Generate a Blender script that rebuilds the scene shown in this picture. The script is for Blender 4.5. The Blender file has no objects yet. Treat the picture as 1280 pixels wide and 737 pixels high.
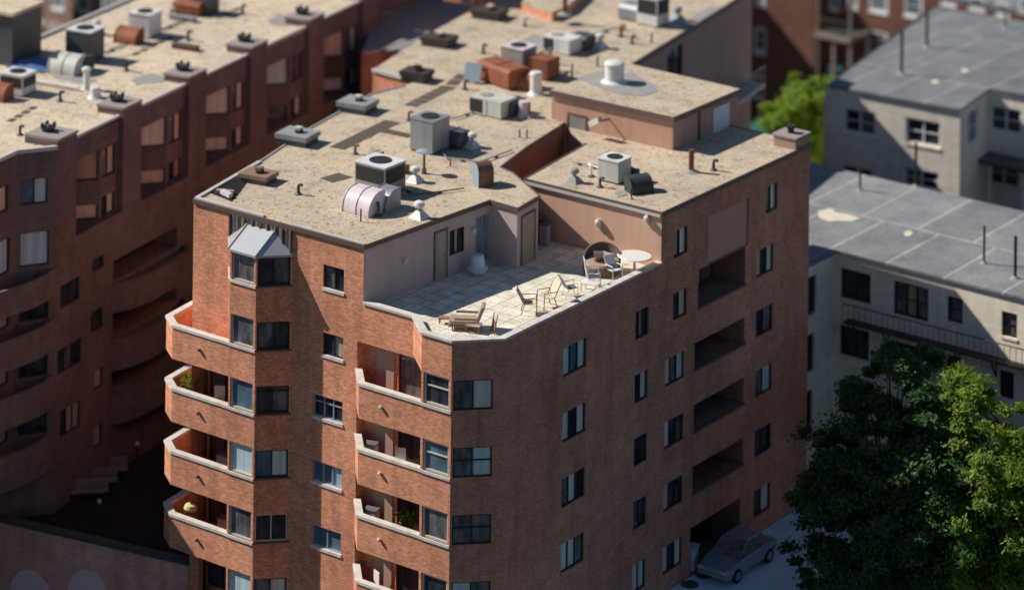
import bpy, math, random
from mathutils import Vector, Matrix
random.seed(11)
sc = bpy.context.scene
COL = sc.collection
R = math.radians

# ------------------------------------------------------------------ camera
F = 4022.5; YV = -1057.96; ROLL = .012323
CX, CY, H = 81.18, -106.732, 64.959
VD = (-.5941, .8044)            # horizontal view direction
RD = (.8044, .5941)             # image right
cam = bpy.data.cameras.new("camera"); co = bpy.data.objects.new("camera", cam); COL.objects.link(co)
sc.camera = co
cam.sensor_width = 72.0; cam.lens = F/1280*72.0
cam.shift_y = (YV-368.5)/1280
cam.clip_start = 1; cam.clip_end = 3000
yaw = math.atan2(.5941, .8044)
co.matrix_world = Matrix.Translation((CX, CY, H)) @ Matrix.Rotation(yaw, 4, 'Z') @ Matrix.Rotation(R(90), 4, 'X') @ Matrix.Rotation(ROLL, 4, 'Z')
cam.dof.use_dof = True; cam.dof.focus_distance = 137.0; cam.dof.aperture_fstop = .24
_c, _s = math.cos(ROLL), math.sin(ROLL)

def _ray(px, py):
    u = (px-640)/F; w = (py-YV)/F
    return _c*u+_s*w, -_s*u+_c*w
def at(px, py, z):
    """survey: point at height z seen at a photo pixel -> plan x, y"""
    ix, iy = _ray(px, py); d = (H-z)/iy
    return CX+VD[0]*d+RD[0]*ix*d, CY+VD[1]*d+RD[1]*ix*d
def depth(x, y): return (x-CX)*VD[0]+(y-CY)*VD[1]
def zat(px, py, x, y): return H-_ray(px, py)[1]*depth(x, y)
def onwall(px, py, p0, p1):
    ix, iy = _ray(px, py)
    dx, dy = VD[0]+RD[0]*ix, VD[1]+RD[1]*ix
    nx, ny = p1[1]-p0[1], -(p1[0]-p0[0])
    d = (nx*(p0[0]-CX)+ny*(p0[1]-CY))/(nx*dx+ny*dy)
    x, y = CX+dx*d, CY+dy*d
    l = math.hypot(p1[0]-p0[0], p1[1]-p0[1])
    return ((x-p0[0])*(p1[0]-p0[0])+(y-p0[1])*(p1[1]-p0[1]))/l, H-iy*d
def rect(p0, p1, x0, y0, x1, y1):
    a, b = onwall(x0, y0, p0, p1), onwall(x1, y1, p0, p1)
    return a[0], b[0], b[1], a[1]     # s0, s1, z0, z1

# ------------------------------------------------------------------ materials
def nt_new(name):
    m = bpy.data.materials.new(name); m.use_nodes = True
    nt = m.node_tree; b = nt.nodes["Principled BSDF"]
    return m, nt, b
def N(nt, t, **k):
    n = nt.nodes.new(t)
    for a, v in k.items():
        if a in ('ins',):
            for i, x in v.items(): n.inputs[i].default_value = x
        else: setattr(n, a, v)
    return n
def L(nt, a, b): nt.links.new(a, b)
def rgba(c, k=1): return (c[0]*k, c[1]*k, c[2]*k, 1)
def coords(nt, kind='Object'):
    return N(nt, 'ShaderNodeTexCoord').outputs[kind]
def geo_pos(nt): return N(nt, 'ShaderNodeNewGeometry').outputs['Position']
def noise(nt, vec, scale, detail=4, rough=.6):
    n = N(nt, 'ShaderNodeTexNoise', ins={'Scale': scale, 'Detail': detail, 'Roughness': rough}); L(nt, vec, n.inputs['Vector']); return n.outputs['Fac']
def ramp(nt, fac, stops):
    r = N(nt, 'ShaderNodeValToRGB'); e = r.color_ramp.elements
    while len(e) < len(stops): e.new(.5)
    for q, (p, c) in zip(e, stops): q.position = p; q.color = rgba(c) if len(c) == 3 else c
    L(nt, fac, r.inputs['Fac']); return r.outputs['Color']
def mix(nt, fac, a, b, mode='MIX'):
    m = N(nt, 'ShaderNodeMix', data_type='RGBA', blend_type=mode)
    if isinstance(fac, (int, float)): m.inputs[0].default_value = fac
    else: L(nt, fac, m.inputs[0])
    for i, x in ((6, a), (7, b)):
        if isinstance(x, tuple): m.inputs[i].default_value = x if len(x) == 4 else rgba(x)
        else: L(nt, x, m.inputs[i])
    return m.outputs[2]
def bump(nt, b, h, strength=.3, dist=.02):
    n = N(nt, 'ShaderNodeBump', ins={'Strength': strength, 'Distance': dist}); L(nt, h, n.inputs['Height']); L(nt, n.outputs['Normal'], b.inputs['Normal'])

def mat(name, c, rough=.7, var=.18, scale=1.2, metal=0., spec=.3, fine=18., bmp=0., streak=0.):
    m, nt, b = nt_new(name); g = geo_pos(nt)
    n1 = noise(nt, g, scale, 5); n2 = noise(nt, g, fine, 3)
    col = mix(nt, n1, rgba(c, 1-var*1.6), rgba(c, 1+var*1.6))
    col = mix(nt, .45, col, mix(nt, n2, rgba(c, 1-var), rgba(c, 1+var)))
    if streak:
        mp = N(nt, 'ShaderNodeMapping'); mp.inputs['Scale'].default_value = (2.2, 2.2, .12); L(nt, g, mp.inputs['Vector'])
        n3 = noise(nt, mp.outputs[0], 1.0, 4)
        col = mix(nt, 1.0, col, ramp(nt, n3, [(.3, (1-streak,)*3), (.62, (1, 1, 1))]), 'MULTIPLY')
    L(nt, col, b.inputs['Base Color'])
    b.inputs['Roughness'].default_value = rough; b.inputs['Metallic'].default_value = metal
    b.inputs['Specular IOR Level'].default_value = spec
    if bmp: bump(nt, b, n2, bmp)
    return m

def brick(name, c, mortar, var=.3, bw=.22, bh=.075, dirt=1.0):
    m, nt, b = nt_new(name); g = geo_pos(nt)
    sx = N(nt, 'ShaderNodeSeparateXYZ'); L(nt, g, sx.inputs[0])
    ad = N(nt, 'ShaderNodeMath', operation='MULTIPLY_ADD', ins={1: 1.07}); L(nt, sx.outputs['Y'], ad.inputs[0]); L(nt, sx.outputs['X'], ad.inputs[2])
    cb = N(nt, 'ShaderNodeCombineXYZ'); L(nt, ad.outputs[0], cb.inputs['X']); L(nt, sx.outputs['Z'], cb.inputs['Y'])
    bt = N(nt, 'ShaderNodeTexBrick', ins={'Scale': 1.0, 'Mortar Size': .011, 'Mortar Smooth': .2, 'Bias': -.1, 'Brick Width': bw, 'Row Height': bh,
        'Color1': rgba(c, 1-var), 'Color2': rgba(c, 1+var), 'Mortar': rgba(mortar)})
    L(nt, cb.outputs[0], bt.inputs['Vector'])
    big = noise(nt, g, .22, 5); mid = noise(nt, g, 1.7, 5, .65)
    mp = N(nt, 'ShaderNodeMapping'); mp.inputs['Scale'].default_value = (1.6, 1.6, .09); L(nt, g, mp.inputs['Vector'])
    st = noise(nt, mp.outputs[0], 1.0, 5, .6)
    col = mix(nt, 1.0, bt.outputs['Color'], ramp(nt, big, [(.3, (.80, .77, .78)), (.7, (1.16, 1.14, 1.12))]), 'MULTIPLY')
    col = mix(nt, 1.0, col, ramp(nt, mid, [(.28, (.84, .83, .83)), (.62, (1.07, 1.07, 1.07))]), 'MULTIPLY')
    col = mix(nt, 1.0, col, ramp(nt, st, [(.30, (.84, .83, .83)), (.55, (1.04, 1.04, 1.04))]), 'MULTIPLY')
    if dirt < 1: col = mix(nt, dirt, mix(nt, 1.0, bt.outputs['Color'], ramp(nt, st, [(.3, (.86, .84, .82)), (.5, (1, 1, 1))]), 'MULTIPLY'), col)
    spk = noise(nt, g, 15.0, 5, .8)
    if dirt == 1: col = mix(nt, 1.0, col, ramp(nt, spk, [(.33, (.74, .73, .73)), (.5, (1.0, 1.0, 1.0)), (.68, (1.16, 1.15, 1.14))]), 'MULTIPLY')
    L(nt, col, b.inputs['Base Color']); b.inputs['Roughness'].default_value = .88; b.inputs['Specular IOR Level'].default_value = .15
    bump(nt, b, bt.outputs['Fac'], -.35, .01)
    return m

def gravel(name, c):
    m, nt, b = nt_new(name); g = geo_pos(nt)
    v = N(nt, 'ShaderNodeTexVoronoi', ins={'Scale': 13.0}); L(nt, g, v.inputs['Vector'])
    v2 = N(nt, 'ShaderNodeTexVoronoi', ins={'Scale': 7.5, 'Randomness': 1.0}); L(nt, g, v2.inputs['Vector'])
    big = noise(nt, g, .16, 6, .65); mid = noise(nt, g, .9, 6, .7); fine = noise(nt, g, 11.0, 6, .85)
    col = mix(nt, big, rgba((c[0]*.66, c[1]*.68, c[2]*.74)), rgba((c[0]*1.28, c[1]*1.23, c[2]*1.10)))
    col = mix(nt, 1.0, col, ramp(nt, mid, [(.3, (.70, .69, .69)), (.48, (1, 1, 1)), (.75, (1.15, 1.13, 1.1))]), 'MULTIPLY')
    col = mix(nt, 1.0, col, ramp(nt, fine, [(.30, (.72, .69, .65)), (.42, (1, 1, 1)), (.7, (1.08, 1.07, 1.05))]), 'MULTIPLY')
    sp = N(nt, 'ShaderNodeSeparateColor'); L(nt, v.outputs['Color'], sp.inputs[0])
    col = mix(nt, 1.0, col, ramp(nt, sp.outputs[0], [(.0, (.74, .71, .67)), (.35, (1, 1, 1)), (1., (1.08, 1.08, 1.06))]), 'MULTIPLY')
    tar = noise(nt, g, .33, 7, .72)
    col = mix(nt, ramp(nt, tar, [(.56, (0, 0, 0)), (.72, (.4, .4, .4))]), col, mix(nt, 1.0, col, (.62, .62, .66, 1), 'MULTIPLY'))
    sp2 = N(nt, 'ShaderNodeSeparateColor'); L(nt, v2.outputs['Color'], sp2.inputs[0])
    col = mix(nt, 1.0, col, ramp(nt, sp2.outputs[1], [(.04, (.6, .56, .52)), (.07, (1, 1, 1))]), 'MULTIPLY')
    L(nt, col, b.inputs['Base Color']); b.inputs['Roughness'].default_value = .95; b.inputs['Specular IOR Level'].default_value = .1
    bump(nt, b, v.outputs['Distance'], .55, .03)
    return m

def pavers(name, c, size=.75):
    m, nt, b = nt_new(name); g = geo_pos(nt)
    bt = N(nt, 'ShaderNodeTexBrick', offset=0.0, ins={'Scale': 1.0, 'Mortar Size': .022, 'Mortar Smooth': .3, 'Brick Width': size, 'Row Height': size,
        'Color1': rgba(c, .9), 'Color2': rgba(c, 1.08), 'Mortar': rgba(c, .42)})
    L(nt, g, bt.inputs['Vector'])
    n = noise(nt, g, 1.3, 6, .7); n2 = noise(nt, g, 9, 4, .7)
    col = mix(nt, 1.0, bt.outputs['Color'], ramp(nt, n, [(.3, (.66, .64, .6)), (.6, (1.08, 1.07, 1.05))]), 'MULTIPLY')
    col = mix(nt, 1.0, col, ramp(nt, n2, [(.3, (.78, .76, .73)), (.55, (1.05, 1.05, 1.04))]), 'MULTIPLY')
    L(nt, col, b.inputs['Base Color']); b.inputs['Roughness'].default_value = .9
    bump(nt, b, bt.outputs['Fac'], -.4, .01)
    return m

def bitumen(name, c, pitch=2.6):
    m, nt, b = nt_new(name); g = geo_pos(nt)
    bt = N(nt, 'ShaderNodeTexBrick', offset=0.4, ins={'Scale': 1.0, 'Mortar Size': .075, 'Mortar Smooth': .5, 'Brick Width': pitch, 'Row Height': 9.0,
        'Color1': rgba(c, .9), 'Color2': rgba(c, 1.1), 'Mortar': rgba((c[0]*1.85, c[1]*1.8, c[2]*1.7))})
    L(nt, g, bt.inputs['Vector'])
    n = noise(nt, g, .45, 6, .65); n2 = noise(nt, g, 6, 5, .75)
    col = mix(nt, 1.0, bt.outputs['Color'], ramp(nt, n, [(.3, (.68, .69, .72)), (.7, (1.18, 1.17, 1.14))]), 'MULTIPLY')
    col = mix(nt, 1.0, col, ramp(nt, n2, [(.32, (.72, .72, .73)), (.6, (1.1, 1.1, 1.1))]), 'MULTIPLY')
    L(nt, col, b.inputs['Base Color']); b.inputs['Roughness'].default_value = .85
    bump(nt, b, n2, .2, .02)
    return m

def glass(name, c, rough=.07, var=.5, coat=.6):
    m, nt, b = nt_new(name); g = geo_pos(nt)
    mp = N(nt, 'ShaderNodeMapping'); mp.inputs['Scale'].default_value = (1.3, 1.3, .5); L(nt, g, mp.inputs['Vector'])
    n = noise(nt, mp.outputs[0], 1.6, 4, .7)
    col = mix(nt, ramp(nt, n, [(.35, (0, 0, 0)), (.65, (1, 1, 1))]), rgba(c, 1-var), rgba(c, 1+var))
    L(nt, col, b.inputs['Base Color']); b.inputs['Roughness'].default_value = rough; b.inputs['Specular IOR Level'].default_value = coat
    return m

def curtain(name, c, sc_=14.):
    m, nt, b = nt_new(name); g = geo_pos(nt)
    mp = N(nt, 'ShaderNodeMapping'); mp.inputs['Scale'].default_value = (sc_, sc_, .25); L(nt, g, mp.inputs['Vector'])
    n = noise(nt, mp.outputs[0], 1.0, 2, .5)
    col = mix(nt, n, rgba(c, .45), rgba(c, 1.35)); L(nt, col, b.inputs['Base Color'])
    b.inputs['Roughness'].default_value = .12; b.inputs['Specular IOR Level'].default_value = .45
    return m

def ribbed(name, c, pitch=.42, rough=.5, dark=.35):
    m, nt, b = nt_new(name); g = geo_pos(nt)
    w = N(nt, 'ShaderNodeTexWave', wave_type='BANDS', bands_direction='X', ins={'Scale': 1/pitch/6.2832*math.pi, 'Distortion': 0.0}); L(nt, g, w.inputs['Vector'])
    n = noise(nt, g, 2., 4)
    col = mix(nt, n, rgba(c, .75), rgba(c, 1.2))
    col = mix(nt, 1.0, col, ramp(nt, w.outputs['Fac'], [(.12, (dark,)*3), (.3, (1, 1, 1))]), 'MULTIPLY')  # grooves between the ribs darkened in the colour, as their shadow
    L(nt, col, b.inputs['Base Color']); b.inputs['Roughness'].default_value = rough
    bump(nt, b, w.outputs['Fac'], .6, .04)
    return m

def leaf(name, dark, light):
    m, nt, b = nt_new(name); g = geo_pos(nt)
    n = noise(nt, g, .55, 3); n2 = noise(nt, g, 5., 2)
    rnd = N(nt, 'ShaderNodeNewGeometry').outputs['Random Per Island']
    col = mix(nt, n, rgba(dark), rgba(light)); col = mix(nt, 1.0, col, ramp(nt, rnd, [(0, (.55, .6, .6)), (1, (1.45, 1.35, 1.1))]), 'MULTIPLY')
    L(nt, col, b.inputs['Base Color']); b.inputs['Roughness'].default_value = .55; b.inputs['Specular IOR Level'].default_value = .25
    out = nt.nodes['Material Output']
    tr = N(nt, 'ShaderNodeBsdfTranslucent'); c2 = mix(nt, 1.0, col, (1.5, 1.7, .5, 1), 'MULTIPLY'); L(nt, c2, tr.inputs['Color'])
    ms = N(nt, 'ShaderNodeMixShader', ins={0: .38}); L(nt, b.outputs[0], ms.inputs[1]); L(nt, tr.outputs[0], ms.inputs[2]); L(nt, ms.outputs[0], out.inputs['Surface'])
    return m

M = {}
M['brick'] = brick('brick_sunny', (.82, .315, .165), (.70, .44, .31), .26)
M['brick_dark'] = brick('brick_shaded', (.64, .305, .205), (.48, .26, .19), .18)  # same brick as the front, with its shade put into the colour
M['brick_gap'] = brick('brick_gap', (.36, .17, .125), (.30, .18, .14), .2)  # brick darkened in the colour for shaded gaps and deep reveals
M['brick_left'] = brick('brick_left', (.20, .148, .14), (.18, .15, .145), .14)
M['brick_house'] = brick('brick_house', (.24, .10, .07), (.26, .17, .13), .25)
M['brick_house_pale'] = brick('brick_house_pale', (.42, .25, .18), (.4, .3, .24), .2)
M['stone'] = brick('beige_stone', (.97, .87, .70), (.82, .73, .58), .06, .6, .28, .45)
M['stone_grey'] = brick('grey_stone', (.95, .87, .74), (.80, .73, .62), .06, .6, .28, .5)
M['stucco'] = mat('painted_brick_pink', (.74, .455, .325), .9, .11, .7, fine=14, bmp=.4, streak=.12)
M['stucco_grey'] = mat('painted_wall_grey', (.58, .445, .415), .9, .10, .6, fine=14, bmp=.3, streak=.1)
M['rear_brown'] = mat('rear_wall_brown', (.46, .30, .25), .9, .1, .6, streak=.15)
M['arch'] = mat('arch_render', (.95, .66, .62), .85, .06, 1.5)
M['stucco_brown'] = mat('painted_brick_brown', (.60, .355, .26), .9, .1, .7, fine=14, bmp=.4, streak=.15)
M['gravel'] = gravel('gravel_roof', (.58, .485, .38))
M['gravel_left'] = gravel('gravel_roof_left', (.69, .58, .455))
M['pavers'] = pavers('terrace_pavers', (.86, .80, .68))
M['bitumen'] = bitumen('grey_bitumen', (.205, .21, .22))
M['bitumen_light'] = bitumen('light_bitumen', (.27, .275, .28), 3.2)
M['cap'] = mat('white_cap', (.78, .72, .64), .6, .12, 1.5, streak=.25)
M['cap_metal'] = mat('pale_metal_edge', (.62, .58, .54), .5, .12, 2)
M['trim'] = mat('brown_metal_trim', (.15, .105, .09), .55, .15, 2)
M['trim_pale'] = mat('pale_trim', (.24, .19, .17), .6, .15, 2)
M['frame_white'] = mat('window_frame_cream', (.62, .57, .48), .5, .08, 3)
M['frame_dark'] = mat('window_frame_dark', (.045, .036, .034), .45, .1, 3)
M['frame_house'] = mat('window_frame_house', (.88, .87, .84), .5, .1, 3)
M['glass'] = glass('glass_dark', (.032, .040, .052), .07, .7)
M['glass_blue'] = glass('glass_blue', (.10, .17, .22), .12, .35)
M['pane_warm'] = curtain('pane_warm', (.80, .60, .46), 5.)  # blind tones brightened in the colour for panes lying in shade
M['pane_pale'] = curtain('pane_pale', (.80, .76, .70), 5.)
M['pane_sky'] = curtain('pane_sky', (.62, .78, .82), 5.)
M['glass_mauve'] = glass('glass_mauve', (.085, .07, .085), .12, .35)
M['glass_grey'] = glass('glass_grey', (.13, .135, .145), .1, .6)
M['blind'] = curtain('blind_beige', (.46, .43, .36))
M['blind_blue'] = curtain('blind_blue', (.42, .58, .66), 9)
M['blind_tan'] = curtain('blind_tan', (.52, .38, .26))
M['blind_pink'] = curtain('blind_pink', (.42, .28, .23))
M['door_grey'] = mat('door_grey', (.30, .29, .27), .6, .1, 2, streak=.2)
M['door_tan'] = mat('door_tan', (.42, .36, .28), .7, .12, 3, fine=30, bmp=.3, streak=.2)
M['door_salmon'] = mat('door_salmon', (.50, .33, .25), .6, .08, 2)
M['door_blue'] = glass('sliding_door_glass', (.22, .26, .28), .15, .35)
M['panel_grey'] = mat('shaded_panel', (.66, .35, .27), .85, .1, 1.5)
M['ribbed'] = ribbed('ribbed_grey_panel', (.19, .165, .13), .44)
M['ribbed_roof'] = ribbed('ribbed_metal_roof', (.40, .39, .38), .9, .5, .1)
M['bay_roof'] = mat('bay_roof_metal', (.60, .61, .62), .22, .12, 3, .35, .6)
M['dark'] = mat('near_black', (.012, .011, .011), .9, .1)
M['deck'] = mat('balcony_floor', (.10, .085, .08), .9, .15)
M['white'] = mat('white_paint', (.80, .79, .76), .45, .1, 3, streak=.15)
M['offwhite'] = mat('offwhite_paint', (.66, .65, .58), .5, .12, 3, streak=.2)
M['pinkwhite'] = mat('pinkish_white_duct', (.80, .68, .70), .4, .1, 2, streak=.15)
M['grey_metal'] = mat('grey_metal', (.33, .35, .38), .45, .15, 3, .3, .5, streak=.2)
M['dark_metal'] = mat('dark_grey_metal', (.10, .105, .11), .5, .2, 3, .2, .4)
M['charcoal'] = mat('charcoal_duct', (.055, .065, .06), .55, .2, 2)
M['louver'] = ribbed('dark_louver', (.04, .036, .036), .09, .6, .4)
M['rust'] = mat('rusty_metal', (.36, .13, .065), .7, .3, 1.6, .1, .3, fine=9, streak=.35)
M['rust_brown'] = mat('brown_rust_metal', (.22, .12, .09), .55, .25, 2.2, .25, .4, fine=9, streak=.3)
M['bluegrey'] = mat('blue_grey_metal', (.32, .38, .44), .45, .15, 2)
M['navy'] = mat('navy_tarp', (.07, .15, .34), .6, .3, 1.2)
M['pad'] = mat('walkway_pad', (.12, .095, .07), .95, .25, 3, fine=9)
M['pipe_black'] = mat('black_pipe', (.035, .033, .033), .5, .15)
M['pipe_brown'] = mat('brown_pipe', (.22, .085, .06), .6, .2)
M['patch'] = mat('bare_membrane', (.34, .33, .31), .8, .25, 2)
M['skylight_grey'] = mat('hatch_grey', (.33, .34, .34), .6, .12, 2, streak=.2)
M['hatch_mauve'] = mat('hatch_mauve', (.36, .31, .29), .7, .12, 2)
M['asphalt'] = mat('asphalt', (.05, .05, .052), .95, .2, .6)
M['court'] = mat('courtyard_paving', (.018, .018, .018), .95, .25, 1)  # courtyard shadow put into a near-black paving colour
M['concrete'] = mat('alley_concrete', (.66, .82, .98), .9, .2, 1.1, fine=6)
M['soil'] = mat('dark_soil', (.028, .028, .02), .95, .3, 1)
M['podium'] = brick('podium_brick', (.88, .45, .37), (.72, .45, .38), .12)
M['wicker'] = mat('brown_wicker', (.17, .115, .095), .8, .3, 4, fine=26)
M['wicker_pale'] = mat('brown_mottled_cushion', (.42, .31, .24), .85, .42, 6, fine=16)
M['cream'] = mat('cream_fabric', (.74, .62, .45), .8, .15, 5)
M['wood_brown'] = mat('brown_frame', (.30, .19, .12), .6, .2, 5)
M['plastic'] = mat('white_plastic', (.80, .78, .74), .4, .06, 3)
M['planter'] = mat('blue_white_plastic', (.62, .70, .78), .4, .08, 3)
M['slate'] = mat('slate_fabric', (.16, .15, .17), .8, .15, 5)
M['bark'] = mat('bark', (.10, .075, .055), .9, .3, 3)
M['leaf'] = leaf('leaves_green', (.04, .095, .045), (.10, .18, .065))
M['leaf_sun'] = leaf('leaves_sunny', (.085, .155, .035), (.27, .35, .06))
M['leaf_bright'] = leaf('leaves_bright', (.15, .26, .045), (.33, .45, .07))
M['teal'] = mat('teal_plastic', (.10, .28, .26), .5, .15)
M['green_tarp'] = mat('green_tarp', (.03, .13, .08), .7, .25, 2)
M['iron'] = mat('brown_iron', (.07, .05, .042), .6, .25)
M['car'] = mat('blue_grey_paint', (.27, .34, .43), .3, .05, 1, .3, .6)
M['tyre'] = mat('black_rubber', (.02, .02, .02), .8, .1)
M['lamp'] = mat('lamp_globe', (.5, .52, .5), .3, .05)
M['yellow'] = mat('yellow_lamp', (.75, .70, .30), .4, .1)
M['timber'] = mat('weathered_timber', (.36, .30, .25), .8, .25, 3)
M['blue_bin'] = mat('pale_blue_bin', (.55, .66, .74), .5, .1)

# ------------------------------------------------------------------ mesh builder
class MB:
    def __init__(s): s.v = []; s.f = []; s.mi = []
    def add(s, vs, fs, mi=0):
        o = len(s.v); s.v += [tuple(p) for p in vs]; s.f += [tuple(i+o for i in f) for f in fs]; s.mi += [mi]*len(fs); return s
    def quad(s, a, b, c, d, mi=0): return s.add([a, b, c, d], [(0, 1, 2, 3)], mi)
    def prism(s, poly, z0, z1, mi=0, top=True, bot=True, mtop=None):
        n = len(poly)
        ar = sum(poly[i][0]*poly[(i+1) % n][1]-poly[(i+1) % n][0]*poly[i][1] for i in range(n))
        if ar < 0: poly = poly[::-1]
        zz0 = z0 if isinstance(z0, (list, tuple)) else [z0]*n
        zz1 = z1 if isinstance(z1, (list, tuple)) else [z1]*n
        vs = [(p[0], p[1], zz0[i]) for i, p in enumerate(poly)]+[(p[0], p[1], zz1[i]) for i, p in enumerate(poly)]
        s.add(vs, [(i, (i+1) % n, n+(i+1) % n, n+i) for i in range(n)], mi)
        if top: s.add(vs[n:], [tuple(range(n))], mi if mtop is None else mtop)
        if bot: s.add(vs[:n], [tuple(range(n-1, -1, -1))], mi)
        return s
    def box(s, x0, x1, y0, y1, z0, z1, mi=0, ang=0, piv=None):
        P = [(x0, y0), (x1, y0), (x1, y1), (x0, y1)]
        if ang:
            px, py = piv or ((x0+x1)/2, (y0+y1)/2); c, k = math.cos(ang), math.sin(ang)
            P = [(px+(x-px)*c-(y-py)*k, py+(x-px)*k+(y-py)*c) for x, y in P]
        return s.prism(P, z0, z1, mi)
    def tube(s, pts, radii, n=8, mi=0, cap=True):
        pts = [Vector(p) for p in pts]
        if not isinstance(radii, (list, tuple)): radii = [radii]*len(pts)
        rings = []
        for i, p in enumerate(pts):
            d = (pts[min(i+1, len(pts)-1)]-pts[max(i-1, 0)]).normalized()
            a = d.orthogonal().normalized() if i == 0 else (rings[-1][1]-d*rings[-1][1].dot(d)).normalized()
            rings.append((p, a, d.cross(a), radii[i]))
        vs = []
        for p, a, b, r in rings:
            vs += [p+(a*math.cos(2*math.pi*k/n)+b*math.sin(2*math.pi*k/n))*r for k in range(n)]
        fs = []
        for i in range(len(pts)-1):
            for k in range(n): fs.append((i*n+k, i*n+(k+1) % n, (i+1)*n+(k+1) % n, (i+1)*n+k))
        if cap: fs += [tuple(range(n-1, -1, -1)), tuple((len(pts)-1)*n+k for k in range(n))]
        return s.add(vs, fs, mi)
    def lathe(s, prof, c=(0, 0, 0), n=16, mi=0, sx=1, sy=1):
        vs = []; fs = []
        for r, z in prof: vs += [(c[0]+r*math.cos(2*math.pi*k/n)*sx, c[1]+r*math.sin(2*math.pi*k/n)*sy, c[2]+z) for k in range(n)]
        for i in range(len(prof)-1):
            for k in range(n): fs.append((i*n+k, i*n+(k+1) % n, (i+1)*n+(k+1) % n, (i+1)*n+k))
        fs += [tuple(range(n-1, -1, -1)), tuple((len(prof)-1)*n+k for k in range(n))]
        return s.add(vs, fs, mi)
    def extr(s, prof, x0, x1, mi=0):
        """profile in (y,z), extruded along x"""
        n = len(prof); vs = [(x0, y, z) for y, z in prof]+[(x1, y, z) for y, z in prof]
        return s.add(vs, [(i, (i+1) % n, n+(i+1) % n, n+i) for i in range(n)]+[tuple(range(n-1, -1, -1)), tuple(range(n, 2*n))], mi)
    def wall(s, p0, p1, z0, z1, ops=(), mi=0, zl=None):
        l = math.hypot(p1[0]-p0[0], p1[1]-p0[1]); d = ((p1[0]-p0[0])/l, (p1[1]-p0[1])/l); nn = (d[1], -d[0])
        ops = [(max(a, 0), min(b, l), max(c, z0), min(e, z1), g) for a, b, c, e, g in ops]
        ops = [o for o in ops if o[1]-o[0] > .02 and o[3]-o[2] > .02]
        S = sorted({0, l, *[o[0] for o in ops], *[o[1] for o in ops]}); Z = sorted({z0, z1, *[o[2] for o in ops], *[o[3] for o in ops]})
        P = lambda q, z, k=0: (p0[0]+d[0]*q-nn[0]*k, p0[1]+d[1]*q-nn[1]*k, z)
        for i in range(len(S)-1):
            if S[i+1]-S[i] < 1e-4: continue
            for j in range(len(Z)-1):
                if Z[j+1]-Z[j] < 1e-4: continue
                cs, cz = (S[i]+S[i+1])/2, (Z[j]+Z[j+1])/2
                if any(o[0] < cs < o[1] and o[2] < cz < o[3] for o in ops): continue
                s.quad(P(S[i], Z[j]), P(S[i+1], Z[j]), P(S[i+1], Z[j+1]), P(S[i], Z[j+1]), mi)
        for a, b, c, e, g in ops:
            if b-a < .02 or e-c < .02: continue
            rm = mi if g < 1 else 1
            s.quad(P(a, c), P(a, e), P(a, e, g), P(a, c, g), rm); s.quad(P(b, c), P(b, c, g), P(b, e, g), P(b, e), rm)
            s.quad(P(a, c), P(a, c, g), P(b, c, g), P(b, c), rm); s.quad(P(a, e), P(b, e), P(b, e, g), P(a, e, g), rm)
        return s
    def build(s, name, m, parent=None, loc=None, rotz=0, smooth=False, bevel=0):
        me = bpy.data.meshes.new(name); me.from_pydata(s.v, [], s.f)
        ms = m if isinstance(m, (list, tuple)) else [m]
        for x in ms: me.materials.append(x)
        if len(ms) > 1: me.polygons.foreach_set('material_index', s.mi)
        if smooth: me.polygons.foreach_set('use_smooth', [True]*len(s.f)); 
        me.validate(); me.update()
        o = bpy.data.objects.new(name, me); COL.objects.link(o)
        if parent: o.parent = parent
        if loc: o.location = loc
        o.rotation_euler.z = rotz
        if smooth:
            try: me.set_sharp_from_angle(angle=R(40))
            except Exception: pass
        if bevel:
            b = o.modifiers.new('bevel', 'BEVEL'); b.width = bevel; b.segments = 2; b.limit_method = 'ANGLE'
        return o

def tag(o, label=None, cat=None, group=None, kind=None):
    if label: o['label'] = label
    if cat: o['category'] = cat
    if group: o['group'] = group
    if kind: o['kind'] = kind
    return o
def thing(name, label, cat, loc=(0, 0, 0), rotz=0, group=None):
    o = bpy.data.objects.new(name, None); COL.objects.link(o); o.location = loc; o.rotation_euler.z = rotz
    o.empty_display_size = .3
    return tag(o, label, cat, group)
def children(o): return [c for c in COL.objects if c.parent == o]
def copy_tree(o, parent=None):
    c = o.copy(); COL.objects.link(c)
    if parent: c.parent = parent
    for ch in children(o): copy_tree(ch, c)
    return c

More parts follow.
